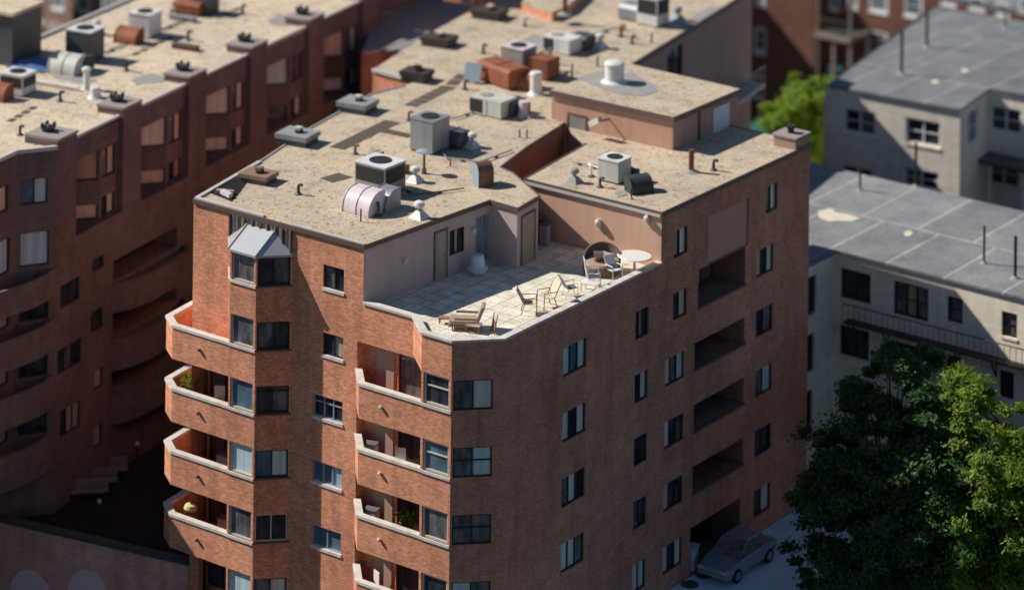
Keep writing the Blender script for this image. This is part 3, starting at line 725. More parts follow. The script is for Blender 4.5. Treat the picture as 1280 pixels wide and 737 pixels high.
# first pier and the chamfered front corner with curved balconies
pm = MB(); pm.prism([(-1.6, -7.3), (NW, -7.3), (NW, -5.65), (-1.6, -5.65)], 13.305, 18.2); pm.build('wall_pier', M['brick_left'], lb)
pm = MB(); pm.prism([(-1.6, -7.3), (NW+.05, -7.3), (NW+.05, -5.6), (-1.6, -5.6)], 18.2, 18.32); pm.build('pier_cap', M['hatch_mauve'], lb)
a, b = (-1.05, -8.75), (NW, -7.3)
o2 = [LWn(a, b, .25, 1.5, 15.4, 16.6, panes=['glass_blue', 'pane_sky']), LWn(a, b, .2, 1.6, 12.5, 14.1, panes=['pane_sky'])]
o2 += [LWn(a, b, .2, 1.6, z, z+1.2, panes=['glass', 'glass']) for z in (9.95, 7.3, 4.6)]
lw.wall(a, b, -4, RZ-.02, o2)
a, b = (-1.05, -15), (-1.05, -8.75)
o2 = [LWn(a, b, 4.2, 5.6, 15.4, 16.6, panes=['pane_pale', 'pane_warm']), LWn(a, b, 4.0, 5.8, 12.5, 14.1, panes=['glass', 'pane_sky'])]
o2 += [LWn(a, b, 2.2, 5.8, z, z+1.2, panes=['glass', 'glass', 'blind']) for z in (9.95, 7.3, 4.6)]
lw.wall(a, b, -4, 12.0, o2); lw.wall((-1.05, -11.0), (-1.05, -8.75), 12.0, RZ-.02, [(o[0]-4, o[1]-4, *o[2:]) for o in o2[:2]])
lwin[:] = [w_ for w_ in lwin if not (w_[0] == a and w_[4] > 12)]
a = (-1.05, -11.0)
lwin.append((a, b, .2, 1.6, 15.4, 16.6, dict(panes=['pane_pale', 'pane_warm']))); lwin.append((a, b, .1, 1.8, 12.5, 14.1, dict(panes=['glass', 'pane_sky'])))
lw.wall((-12, -11), (-1.05, -11.0), 11.5, RZ-.02)
lw.wall((-12, -15), (-1.05, -15), -4, 12.0)
lw.wall((NW, 24.4), (-12, 24.4), -4, RZ-.02)
lw.wall((-11.2, 24.4), (-11.2, -11), 11, RZ-.02)
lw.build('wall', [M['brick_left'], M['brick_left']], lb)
m = MB(); m.prism([(-11.2, -15), (-1.0, -15), (-1.0, -10.95), (-11.2, -10.95)], 11.8, 12.0); m.build('lower_roof', M['gravel_left'], lb)
cpath = [(-.75, -15), (-.2, -11.6), (.28, -9.8), (.42, -8.9), (.4, -8.1), (.27, -7.32)]
for z0, z1 in ((11.05, 12.3), (8.55, 9.95), (5.85, 7.3), (3.0, 4.6)):
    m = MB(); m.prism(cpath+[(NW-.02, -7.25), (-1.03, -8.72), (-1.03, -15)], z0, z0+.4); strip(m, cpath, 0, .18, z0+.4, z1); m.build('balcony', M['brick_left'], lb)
bpath = [(NW+.005, -2.5), (.75, -1.6), (1.05, -.2), (1.05, 3.4), (NW+.005, 4.2)]
for z0, z1 in ((8.6, 10.05), (5.8, 7.4), (3.2, 4.75)):
    m = MB(); m.prism(bpath, z0, z0+.4); strip(m, bpath, 0, .18, z0+.4, z1-.1); o = m.build('balcony', M['brick_left'], lb)
    c = MB(); strip(c, bpath, -.04, .22, z1-.1, z1); c.build('ledge_cap', M['trim'], o)
for p0, p1, s0, s1, z0, z1, kw in lwin: window(lb, p0, p1, s0, s1, z0, z1, **kw)
lroof = [(NW-.02, -7.3), (-1.05, -8.75), (-1.05, -11.0), (-11.2, -11.0), (-11.2, 24.4), (0, 24.4), (0, -5.65), (NW-.02, -5.65)]
m = MB(); m.prism(lroof, RZ-.2, RZ); m.build('roof', M['gravel_left'], lb)
for k in range(-1, 4):
    t0 = 6.05*k; m = MB(); strip(m, [(0, t0+(.4 if k < 0 else 0)), (0, t0+4.4)], -.06, .12, RZ-.06, RZ+.06); m.build('roof_edge', M['cap_metal'], lb)
m = MB(); strip(m, [(-1.05, -11.0), (-1.05, -8.75), (NW, -7.3)], -.05, .16, RZ-.06, RZ+.12); m.build('roof_edge', M['cap_metal'], lb)
m = MB(); strip(m, [(-11.2, 24.4), (-11.2, -11)], -.04, .14, RZ-.06, RZ+.14); m.build('roof_edge', M['cap_metal'], lb)
m = MB(); m.wall((-.6, 24.41), (-.6, 46), -4, 19.5); m.wall((-11.2, 46), (-11.2, 24.4), -4, 19.5); m.wall((-.6, 46), (-11.2, 46), -4, 19.5); m.build('rear_wing_wall', M['brick_left'], lb)  # unseen top raised to cast more shadow on the link roof
m = MB(); m.prism([(-11.2, 24.42), (-.55, 24.42), (-.55, 46), (-11.2, 46)], 19.5, 19.7); m.build('rear_wing_roof', M['gravel_left'], lb)
for t_ in (26.2, 31.5, 36): window(lb, (-.6, 24.41), (-.6, 46), t_-24.4, t_-23.4, 14.9, 16.2, panes=['glass'], inset=-.06, frame='frame_white')
# front extension down the slope, out of view, shaped to shade the podium
m = MB(); m.prism([(-12, -30), (-1.3, -30), (-1.3, -15.01), (-12, -15.01)], -4.2, 8.5); m.build('front_block', M['brick_left'], lb)
# roof house at the far left
px0, py0 = at(15, 84, RZ)
rh = thing('roof_stair_house', 'grey stair house standing on the far left roof', 'roof house', (px0, py0, RZ), QA)
m = MB(); m.wall((-6, 0), (0, 0), 0, 2.6); m.wall((0, 0), (0, 2.6), 0, 2.6); m.wall((0, 2.6), (-6, 2.6), 0, 2.6); m.wall((-6, 2.6), (-6, 0), 0, 2.6); m.build('wall', M['dark_metal'], rh)
m = MB(); m.box(-6.15, .12, -.15, 2.75, 2.6, 2.78); m.build('roof', M['gravel_left'], rh)
m = MB(); m.box(-2.4, -1.2, -.06, -.005, .05, 2.1); m.build('door', M['bluegrey'], rh)

# low link block between the two wings, ribbed roof
lk = thing('link_block', 'low dark link block with striped ribbed roof between the two brick wings', 'low building')
LZ = 16.0
lp = [at(x, y, LZ) for x, y in ((452, 66), (478, 62), (520, 64), (548, 40), (604, 0), (640, -30), (560, -60), (470, 20))]
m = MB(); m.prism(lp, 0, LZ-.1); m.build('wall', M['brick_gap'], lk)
m = MB(); m.prism(lp, LZ-.1, LZ); m.build('roof', M['ribbed_roof'], lk)

# ------------------------------------------------------------------ podium wall with arches
P0, P1 = at(-60, 634, 1.35), at(236, 702, 1.35)
dl = math.hypot(P1[0]-P0[0], P1[1]-P0[1]); pd_ = ((P1[0]-P0[0])/dl, (P1[1]-P0[1])/dl); pa = math.atan2(pd_[1], pd_[0])
po = thing('podium_wall', 'dark brick courtyard wall with pale round arches at the lower left', 'wall', (*P0, 0), pa)
m = MB(); m.box(0, dl, 0, .4, -4.2, 1.2); m.build('wall', M['podium'], po)
m = MB(); m.box(0, dl, -.06, .46, 1.2, 1.35); m.build('wall_cap', M['dark_metal'], po)
for px, py, r in ((38, 712, 1.05), (110, 712, 1.05), (178, 745, 1.05)):
    s, z = onwall(px, py, P0, P1)
    prof = [(s+r*math.cos(R(180*k/20)), z-r+r*math.sin(R(180*k/20))) for k in range(21)]
    prof = [(s+r, z-3)]+prof+[(s-r, z-3)]
    m = MB(); n = len(prof); m.add([(x, -.05, zz) for x, zz in prof]+[(x, .01, zz) for x, zz in prof], [tuple(range(n-1, -1, -1))]+[(i, (i+1) % n, n+(i+1) % n, n+i) for i in range(n)])
    m.build('arch_panel', M['arch'], po)
# courtyard furniture
def lamp_post(px, py, label):
    x, y = at(px, py, .75); t = thing('lamp_post', label, 'lamp post', (x, y, .75), 0, 'courtyard lamp posts')
    m = MB(); m.tube([(0, 0, 0), (0, 0, 1.0)], [.06, .04], 8); m.build('pole', M['pipe_black'], t)
    m = MB(); m.lathe([(.04, 0), (.09, .05), (.12, .12), (.09, .2), (.03, .24)], (0, 0, 1.0), 12); m.build('lamp_globe', M['lamp'], t, smooth=True)
lamp_post(124, 656, 'short globe lamp in the dark courtyard near the podium wall')
lamp_post(171, 583, 'short globe lamp deep in the dark courtyard beside the balconies')
def bench(px, py, label):
    x, y = at(px, py, .75); t = thing('bench', label, 'bench', (x, y, .75), QA+R(35), 'courtyard benches')
    m = MB(); m.box(-.9, .9, -.25, .25, .4, .48); m.build('seat', M['trim_pale'], t)
    m = MB(); m.box(-.9, .9, .22, .28, .5, .9); m.build('backrest', M['trim_pale'], t)
    for s in (-1, 1): m = MB(); m.box(s*.7-.05, s*.7+.05, -.22, .22, 0, .4); m.build('leg', M['pipe_black'], t)
bench(112, 624, 'pale courtyard bench nearest the podium wall'); bench(123, 611, 'middle pale courtyard bench of the three'); bench(136, 597, 'pale courtyard bench farthest from the podium wall')

# ------------------------------------------------------------------ beige buildings on the right
def box_building(name, label, poly_walls, top, roofpoly, wm, rm, rects, zb=-.5, over=.25, edge_m='dark_metal'):
    t = thing(name, label, 'building')
    m = MB(); wl = []
    for i, (a, b) in enumerate(poly_walls):
        ops = []
        for (x0, y0, x1, y1, pn, fr_, sill) in rects.get(i, ()):
            s0, s1, z0, z1 = rect(a, b, x0, y0, x1, y1); ops.append((s0, s1, z0, z1, .25)); wl.append((a, b, s0, s1, z0, z1, pn, fr_, sill))
        m.wall(a, b, zb, top-.02, ops)
    m.build('wall', M[wm], t)
    for a, b, s0, s1, z0, z1, pn, fr_, sill in wl: window(t, a, b, s0, s1, z0, z1, panes=pn, frame=fr_, sill=sill, inset=.14, rail=.5, fw=.11)
    m = MB(); m.prism(roofpoly, top, top+.12); m.build('roof', M[rm], t)
    return t
G = 'glass'
a, b, c, d = (.3, 26.6), (.3, 30.85), (30, 30.4), (30, 41.7)
lo = box_building('stone_building', 'lower beige stone apartment block with flat grey roof behind the big tree', [(a, b), (b, c), ((-14, 26.6), a)], 11.0,
    [(-16, 26.5), (.42, 26.5), (.45, 30.72), (30, 30.25), (30, 41.75), (-16, 41.85)], 'stone', 'bitumen_light',
    {0: [(1009, 348, 1020, 390, [G], 'frame_dark', 'stone_grey'), (1006, 421, 1017, 462, [G], 'frame_dark', 'stone_grey'), (1004, 492, 1015, 534, [G], 'frame_dark', 'stone_grey')],
     1: [(1051, 334, 1088, 381, [G, G], 'frame_dark', None), (1050, 405, 1086, 452, [G, G], 'frame_dark', None), (1048, 478, 1084, 524, [G, G], 'frame_dark', None),
         (1117, 350, 1160, 403, ['glass_grey', 'blind_tan', 'glass_grey'], 'frame_dark', None), (1112, 424, 1158, 474, [G, G], 'frame_dark', None),
         (1184, 369, 1203, 406, ['glass_grey'], 'frame_dark', 'stone'), (1252, 388, 1271, 424, ['glass_grey'], 'frame_dark', 'stone'),
         (1249, 461, 1267, 500, [G], 'frame_dark', 'stone'), (1182, 442, 1200, 480, [G], 'frame_dark', 'stone')]})
# fire escape walkway
fe = thing('fire_escape', 'brown iron fire escape walkway across the lower beige facade', 'fire escape')
s0, z0 = onwall(1063, 396, b, c); s1, z1 = onwall(1300, 452, b, c)
zf = (z0+z1)/2-.15
m = MB(); m.box(.3+s0, .3+s1, 30.05, 30.7, zf-.07, zf); m.build('platform', M['iron'], fe)
m = MB()
for k in range(34):
    x = .3+s0+(s1-s0)*k/33; m.tube([(x, 30.07, zf), (x, 30.07, zf+.9)], .013, 4)
m.tube([(.3+s0, 30.07, zf+.9), (.3+s1, 30.07, zf+.9)], .03, 5); m.build('railing', M['iron'], fe)
for k in range(6):
    x = .6+s0+(s1-s0-.6)*k/5; m = MB(); m.tube([(x, 30.1, zf-.1), (x, 30.6, zf-.9)], .05, 5); m.tube([(x, 30.6, zf-.9), (x, 30.6, zf-.1)], .04, 5); m.build('bracket', M['iron'], fe)
m = MB()
for k in range(2): m.tube([(5.9+.6*k, 29.2, zf), (10.4+.6*k, 29.2, zf-2.9)], .05, 5)
for k in range(9): m.box(6.0+.5*k, 6.6+.5*k, 28.95, 29.5, zf-.3-.32*k, zf-.26-.32*k)
m.build('stair_flight', M['iron'], fe)
a, b, c, d, e = (-11.3, 49.05), (-3.1, 49.7), (-3.75, 54.3), (26, 56), (26, 69)
up = box_building('stone_building', 'upper beige stone apartment block with dark grey flat roof at the top right', [(a, b), (b, c), (c, d), ((-14.8, 67), a)], 12.95,
    [(-11.0, 48.95), (-3.0, 49.55), (-3.65, 54.15), (26, 55.85), (26, 70.5), (-14.35, 67.4)], 'stone_grey', 'bitumen',
    {0: [(1055, 134, 1094, 172, [G, 'glass_grey'], 'frame_house', 'stone'), (1132, 146, 1175, 186, [G, G], 'frame_house', 'stone'), (1129, 208, 1173, 240, ['glass_grey', G], 'frame_house', None), (1052, 205, 1090, 240, [G, G], 'frame_house', None)],
     1: [(1211, 142, 1222, 176, [G, G], 'frame_house', None)],
     2: [(1238, 131, 1276, 170, [G, G], 'frame_house', None), (1235, 197, 1273, 237, [G, G], 'frame_house', None)]})
s0, z0 = onwall(1229, 190, c, d)
m = MB(); m.box(-3.6+s0-.2, 8, 52.6, 54.25, z0-.1, z0+.12); pr = m.build('porch_roof', M['dark_metal'], up)
m = MB(); m.box(-3.6+s0-.1, 8, 52.7, 54.2, z0-3.1, z0-2.95); m.build('porch_deck', M['dark_metal'], up)
for k in range(4): m = MB(); m.box(-2.9+2*k, -2.8+2*k, 52.75, 52.85, z0-2.95, z0-.1); m.build('porch_post', M['stone_grey'], up)
# roof pipes of the beige buildings
def stack(px, py, ztop_py, z, label, r=.05, m='pipe_black', group=None, base=True):
    x, y = at(px, py, z); h = (py-ztop_py)*depth(x, y)/F
    t = thing('roof_pipe', label, 'pipe', (x, y, z), 0, group)
    q = MB(); q.tube([(0, 0, 0), (0, 0, h)], r, 8); q.build('pipe', M[m], t)
    if base: q = MB(); q.lathe([(r*3.4, 0), (r*2.6, .03), (r*1.1, .12)], (0, 0, 0), 10); q.build('flashing', M['patch'], t)
    return t
gp = 'vent pipes on the beige buildings'
stack(1127, 93, 39, 13.07, 'tall black vent pipe on the upper grey roof, nearer its left edge', .09, group=gp)
stack(1158.5, 59, 16, 13.07, 'tall black vent pipe farther back on the upper grey roof', .09, group=gp)
stack(1256.5, 35, 16, 13.07, 'short dark pipe far right on the upper grey roof', .07, group=gp)
stack(1075, 238, 207, 11.12, 'short pipe on the lower grey roof nearest the brick block', .06, group=gp)
stack(1144.5, 233, 178, 11.12, 'tall dark pipe at the back edge of the lower grey roof', .07, group=gp)
stack(1230, 329, 282, 11.12, 'slim pipe with pale flashing near the front of the lower grey roof', .06, group=gp)
stack(1269, 348, 295, 11.12, 'thick black pipe at the front right of the lower grey roof', .08, group=gp)
def blob(name, label, pxs, z, m, cat='roof patch', group=None):
    pts = [at(x, y, z) for x, y in pxs]
    q = MB(); q.prism(pts, z, z+.012); tag(q.build(name, M[m], None), label, cat, group)
M['cream_patch'] = mat('cream_patch', (.75, .66, .52), .8, .15, 3)
blob('roof_patch', 'ragged cream patch on the lower grey roof', [(1022, 264), (1030, 262), (1041, 261), (1043, 265), (1060, 268), (1076, 273), (1064, 277), (1048, 276), (1036, 277), (1024, 272)], 11.13, 'cream_patch')
blob('roof_patch', 'small cream spot in the middle of the lower grey roof', [(1130, 290), (1137, 288), (1141, 291), (1138, 295), (1131, 295)], 11.13, 'cream_patch')
blob('roof_patch', 'small cream spot on the upper grey roof nearer its front edge', [(1164, 101), (1171, 100), (1174, 104), (1166, 105)], 13.08, 'cream_patch')
blob('roof_patch', 'small cream spot farther back on the upper grey roof', [(1201, 87), (1208, 86), (1211, 90), (1204, 91)], 13.08, 'cream_patch')

# ------------------------------------------------------------------ brick houses at the back
def house(label, walls, wm, rects, top, extra=(), name='brick_house'):
    t = thing(name, label, 'house')
    m = MB(); wl = []
    for i, (a, b) in enumerate(walls):
        ops = []
        for (x0, y0, x1, y1, pn) in rects.get(i, ()):
            s0, s1, z0, z1 = rect(a, b, x0, y0, x1, y1); ops.append((s0, s1, z0, z1, .3)); wl.append((a, b, s0, s1, z0, z1, pn))
        m.wall(a, b, -.5, top, ops)
    m.build('wall', M[wm], t)
    for a, b, s0, s1, z0, z1, pn in wl: window(t, a, b, s0, s1, z0, z1, panes=pn, frame='frame_house', sill='frame_house', inset=.06, rail=.5, fw=.2)
    return t
hy = 78.0
hx0, hx1 = -46.0, None
a = (-46., hy); s_, _z = onwall(1018, 60, a, (0, hy)); b = (-46+s_, hy)
h1 = house('red brick house end wall, half in shadow, left of the grey roofs', [(a, b), (b, (b[0], 79.4)), ], 'brick_house',
    {0: [(943, 33, 957, 68, [G]), (940, 92, 955, 125, [G]), (944, -8, 956, 8, [G])]}, 10)
m = MB(); m.prism([(-60, 62), (-37.5, 62), (-37.5, 77.9), (-60, 77.9)], -.5, 11.5); m.build('wing_wall', M['brick_house'], h1)  # unseen wing, added to throw a diagonal shadow on the end wall
m = MB(); m.prism([a, b, (b[0], 92), (-46, 92)], 10, 10.3); m.build('roof', M['bitumen'], h1)
a, b = (b[0]+.01, 79.4), (44, 79.4)
h2 = house('long dark brick row house with white windows along the top right', [(a, b)], 'brick_house',
    {0: [(1037, -12, 1049, 14, [G]), (1058, -12, 1072, 12, [G]), (1086, -10, 1110, 18, ['glass_blue']), (1130, -8, 1153, 24, ['glass_blue']), (1083, 36, 1109, 72, ['glass_grey']), (1176, -12, 1195, 9, [G]),
         (1211, -6, 1231, 15, ['glass_blue']), (1245, 2, 1261, 22, [G]), (1274, -4, 1292, 18, [G])]}, 10)
m = MB(); m.prism([a, b, (44, 92), (a[0], 92)], 10.01, 10.31); m.build('roof', M['bitumen'], h2)
# back porch
YP = 76.9
sL, zL = onwall(1021, 43, (-70, YP), (0, YP)); sR, zR = onwall(1062, 46, (-70, YP), (0, YP)); PX0, PX1, PZ = sL-70, sR-70, (zL+zR)/2
pch = thing('back_porch', 'dark timber back porch against the row house, above the teal bin', 'porch', (PX0, YP, 0))
pw = PX1-PX0
m = MB(); m.box(0, pw, .02, 2.45, PZ-.25, PZ-.05); m.build('porch_deck', M['dark_metal'], pch)
m = MB(); m.box(-.1, pw+.1, -.12, .0, PZ-.3, PZ+.05); m.build('porch_beam', M['timber'], pch)
m = MB(); m.box(pw+.0, pw+.12, .0, 2.45, PZ-.3, PZ+.05); m.build('porch_beam', M['timber'], pch)
for k in range(3): m = MB(); m.box(pw*k/2-.09+(.1 if k == 0 else 0), pw*k/2+.09, .02, .2, 0, PZ-.25); m.build('porch_post', M['timber'], pch)
m = MB(); m.box(-.05, pw+.05, .22, 2.45, 2.95, 3.1); m.build('lower_deck', M['timber'], pch)
for k in (0, 2): m = MB(); m.box(pw*k/2-.06, pw*k/2+.06, .02, .14, PZ-.05, PZ+2.6); m.build('porch_post', M['timber'], pch)
m = MB()
for k in range(14): m.tube([(pw*k/13, .06, PZ), (pw*k/13, .06, PZ+.95)], .03, 4)
m.tube([(0, .06, PZ+.95), (pw, .06, PZ+.95)], .05, 5); m.build('railing', M['iron'], pch)
def bin_(px, py, z, label, m, w_=.6, h=1.05, name='bin', lid=True):
    x, y = at(px, py, z); t = thing(name, label, 'bin', (x, y, z), .3)
    q = MB(); q.prism([(-w_/2*.86, -w_/2*.86), (w_/2*.86, -w_/2*.86), (w_/2*.86, w_/2*.86), (-w_/2*.86, w_/2*.86)], 0, h*.5); q.prism([(-w_/2, -w_/2), (w_/2, -w_/2), (w_/2, w_/2), (-w_/2, w_/2)], h*.5+.001, h*.9); q.build('body', M[m], t)
    if lid: q = MB(); q.prism([(-w_/2-.03, -w_/2-.05), (w_/2+.03, -w_/2-.05), (w_/2+.03, w_/2+.03), (-w_/2-.03, w_/2+.03)], h*.9, [h*.93, h*.93, h, h]); q.build('lid', M[m], t)
bin_(1046, 109, 3.1, 'teal plastic bin under the dark back porch', 'teal', .95, 1.5)
# houses top left
hy = 54.0
a = (-100., hy); s_, _z = onwall(29, 30, a, (0, hy)); s2, _z = onwall(54, 30, a, (0, hy)); s3, _ = onwall(90, 30, a, (0, hy)); s4, _ = onwall(132, 30, a, (0, hy)); s5, _ = onwall(210, 10, a, (0, hy))
X0 = -100
wl_ = [((X0, hy), (X0+s_, hy)), ((X0+s_, hy), (X0+s_, hy+.9)), ((X0+s_, hy+.9), (X0+s2, hy+.9)), ((X0+s2, hy+.9), (X0+s2, hy)), ((X0+s2, hy), (X0+s3, hy))]
h3 = house('pale brick row house with white windows at the top left corner', wl_, 'brick_house_pale', {4: [(64, -14, 80, 14, ['glass_grey'])], 2: [(33, 38, 50, 62, [G])], 0: [(-16, 10, 2, 40, [G])]}, 9)
m = MB(); m.prism([(X0, hy), (X0+s_, hy), (X0+s_, hy+.9), (X0+s2, hy+.9), (X0+s2, hy), (X0+s3, hy), (X0+s3, 66), (X0, 66)], 9, 9.3); m.build('roof', M['bitumen'], h3)
m = MB(); zz = zat(42, 24, X0+(s_+s2)/2, hy+.5); m.box(X0+s_+.1, X0+s2-.1, hy+.3, hy+.85, zz-.3, zz); m.build('window_hood', M['frame_house'], h3)
for px, py in ((16, 20), (64, 30), (71, 31), (79, 34)):
    s, z = onwall(px, py, (X0, hy), (0, hy)); m = MB(); m.box(X0+s-.22, X0+s+.22, hy-.12, hy-.005, z-.45, z+.1); m.build('wall_vent', M['offwhite'], h3)
wl_ = [((X0+s3+.02, hy+1.2), (X0+s4, hy+1.2)), ((X0+s4, hy+1.2), (X0+s4, hy+.4)), ((X0+s4, hy+.4), (X0+s5+6, hy+.4))]
h4 = house('dark brown row house with white window frames beside the pale one, top left', wl_, 'brick_left', {0: [(96, -12, 112, 18, ['glass_grey'])], 2: [(128, -14, 138, 16, [G]), (140, -16, 152, 12, ['blind'])]}, 9)
m = MB(); m.prism([(X0+s3+.02, hy+1.2), (X0+s4, hy+1.2), (X0+s4, hy+.4), (X0+s5+6, hy+.4), (X0+s5+6, 66), (X0+s3+.02, 66)], 9, 9.3); m.build('roof', M['bitumen'], h4)

# ------------------------------------------------------------------ rooftop equipment
def condenser(px, py, z, label, w=1.2, d=1.2, h=1.1, rot=0, body='grey_metal', top=None, lou=True, fan=1, legs=.08, group='air conditioning units on the roofs'):
    """(px,py): photo position of the middle of its base"""
    x, y = at(px, py, z); t = thing('air_conditioner', label, 'air conditioner', (x, y, z), rot, group)
    m = MB(); m.box(-w/2, w/2, -d/2, d/2, legs, h-.05); m.build('casing', M[body], t, bevel=.02)
    m = MB(); m.box(-w/2-.03, w/2+.03, -d/2-.03, d/2+.03, h-.05, h+.02); tp = m.build('top_cover', M[top or body], t, bevel=.015)
    for k in range(fan):
        cx_ = 0 if fan == 1 else (-w/4 if k == 0 else w/4); r = min(w/ fan, d)*.33
        m = MB(); m.lathe([(r, 0), (r+.03, .03), (r, .05), (r*.9, .03), (r*.2, .035)], (cx_, 0, h+.02), 18); m.build('fan_grille', M['louver'], tp)
    if lou:
        m = MB(); m.box(-w/2+.07, w/2-.07, -d/2-.012, -d/2-.003, h*.42, h-.14); m.build('louver_panel', M['louver'], t)
        m = MB(); m.box(w/2+.003, w/2+.012, -d/2+.07, d/2-.07, h*.42, h-.14); m.build('louver_panel', M['louver'], t)
    m = MB()
    for sx in (-1, 1): m.box(sx*w/2*.8-.06, sx*w/2*.8+.06, -d/2, d/2, 0, legs)
    m.build('base_rail', M['pipe_black'], t)
    return t
def low_unit(px, py, z, label, w=1.9, d=1.5, h=.85, rot=0, body='offwhite', gpos=.42):
    x, y = at(px, py, z); t = thing('air_conditioner', label, 'air conditioner', (x, y, z), rot, 'air conditioning units on the roofs')
    m = MB(); m.box(-w/2, w/2, -d/2, d/2, .06, h); m.build('casing', M[body], t, bevel=.02)
    m = MB(); m.box(-w/2+.04, -w/2+w*gpos, -d/2-.012, -d/2-.003, .14, h-.08); m.build('louver_panel', M['louver'], t)
    m = MB(); m.lathe([(.34, 0), (.36, .03), (.3, .04)], (-w*.2, 0, h), 16); m.build('fan_grille', M['hatch_mauve'], t)
    m = MB(); m.box(w*.05, w*.07, -d/2-.01, -d/2-.002, .1, h-.04); m.build('panel_seam', M['dark_metal'], t)
    m = MB(); m.box(-w/2+.1, w/2-.1, -d/2+.1, d/2-.1, 0, .06); m.build('base_rail', M['pipe_black'], t)
    return t
def arch_duct(px, py, z, label, w=1.0, r=.8, rot=0, m='pinkwhite', n=1, inner=.0, tail=.3, name='duct_hood'):
    """quarter round duct hoods side by side, swept in the y-z plane"""
    x, y = at(px, py, z); t = thing(name, label, 'duct', (x, y, z), rot, 'metal ducts on the roofs')
    ww = w/n
    for k in range(n):
        prof = [(tail, 0), (-r, 0)]+[(-r*math.cos(R(a)), .12+r*math.sin(R(a))) for a in range(0, 91, 10)]+[(tail, r+.12)]
        q = MB(); x0, x1 = -w/2+ww*k+.02, -w/2+ww*(k+1)-.02; q.extr(prof, x0, x1); q.build('duct', M[m], t, smooth=True, bevel=.03)
    for k in range(n+1):
        xx = -w/2+ww*k; prof = [(tail, 0), (-r-.035, 0)]+[(-(r+.035)*math.cos(R(a)), .12+(r+.035)*math.sin(R(a))) for a in range(0, 91, 10)]+[(tail, r+.155)]
        q = MB(); q.extr(prof, xx-.02, xx+.02); q.build('seam_flange', M[m], t)
    return t
def duct_box(px, py, z, label, w, d, h, rot=0, m='dark_metal', slope=.0, name='duct', raise_=.08):
    x, y = at(px, py, z); t = thing(name, label, 'duct', (x, y, z), rot, 'metal ducts on the roofs')
    q = MB(); q.extr([(-d/2, raise_), (d/2, raise_), (d/2, h), (-d/2+slope, h), (-d/2, h-slope)], -w/2, w/2); q.build('duct', M[m], t, bevel=.03)
    q = MB(); q.box(-w/2-.03, -w/2+.03, -d/2-.03, d/2+.03, raise_-.02, h+.03) if slope == 0 else q.box(-.03, .03, -d/2+slope, d/2, h-.001, h+.03); q.build('seam_flange', M[m], t)
    q = MB(); q.box(-w/2+.1, w/2-.1, -d/2+.1, d/2-.1, 0, raise_); q.build('base_rail', M['pipe_black'], t)
    return t
def vent(px, py, z, label, s=1.0, m='white', rot=0):
    """square flashing, stem and ball cap"""
    x, y = at(px, py, z); t = thing('roof_vent', label, 'vent', (x, y, z), rot, 'small vents on the roofs')
    q = MB(); a = .34*s; b_ = .12*s; q.add([(-a, -a, 0), (a, -a, 0), (a, a, 0), (-a, a, 0), (-b_, -b_, .3*s), (b_, -b_, .3*s), (b_, b_, .3*s), (-b_, b_, .3*s)], [(0, 1, 5, 4), (1, 2, 6, 5), (2, 3, 7, 6), (3, 0, 4, 7), (4, 5, 6, 7), (3, 2, 1, 0)]); q.build('flashing', M[m], t)
    q = MB(); q.lathe([(.08*s, .29*s), (.08*s, .42*s)], (0, 0, 0), 10); q.build('stem', M['grey_metal'], t)
    q = MB(); q.lathe([(.05*s, .40*s), (.19*s, .44*s), (.24*s, .55*s), (.2*s, .66*s), (.08*s, .72*s)], (0, 0, 0), 14); q.build('cap', M[m], t, smooth=True)
    return t
def elbow(px, py, z, label, s=1.0, m='pipe_black', rot=0):
    """small gooseneck pipe"""
    x, y = at(px, py, z); t = thing('vent_elbow', label, 'vent', (x, y, z), rot, 'small vents on the roofs')
    q = MB(); q.tube([(0, 0, 0), (0, 0, .38*s), (.03*s, 0, .47*s), (.12*s, 0, .52*s), (.25*s, 0, .5*s)], .075*s, 8); q.build('pipe', M[m], t, smooth=True)
    q = MB(); q.lathe([(.2*s, 0), (.17*s, .05), (.1*s, .1)], (0, 0, 0), 10); q.build('flashing', M['dark_metal'], t)
    return t
def hatch(px, py, z, label, w=1.5, d=1.3, h=.4, rot=0, m='skylight_grey', knob='offwhite', fan=False):
    x, y = at(px, py, z); t = thing('roof_hatch', label, 'roof hatch', (x, y, z), rot, 'box hatches on the roofs')
    q = MB(); q.box(-w/2, w/2, -d/2, d/2, 0, h*.55); q.build('curb', M['dark_metal'], t)
    q = MB(); q.box(-w/2-.08, w/2+.08, -d/2-.08, d/2+.08, h*.55, h); q.build('lid', M[m], t, bevel=.02)
    q = MB(); q.lathe([(.2, 0), (.2, .12)], (.1, -.05, h), 12); q.build('fan_base', M['pipe_black'], t)
    q = MB(); q.box(-.14, .2, -.14, .18, h+.12, h+.24); q.build('cowl', M[knob], t, bevel=.03)
    return t
def drum(px, py, z, label, r=.4, h=.9, m='white', cap=1.12, rot=0):
    x, y = at(px, py, z); t = thing('exhaust_drum', label, 'vent', (x, y, z), rot, 'exhaust drums on the roofs')
    q = MB(); q.lathe([(r*1.5, 0), (r*1.3, .06), (r, .16), (r, h)], (0, 0, 0), 22); q.build('drum', M[m], t, smooth=True)
    q = MB(); q.lathe([(r*cap, h), (r*cap, h+.1), (r*.9, h+.17), (r*.3, h+.19)], (0, 0, 0), 22); q.build('cap', M[m], t, smooth=True)
    return t
Z1, Z2 = RZ, 17.7
A11 = QA
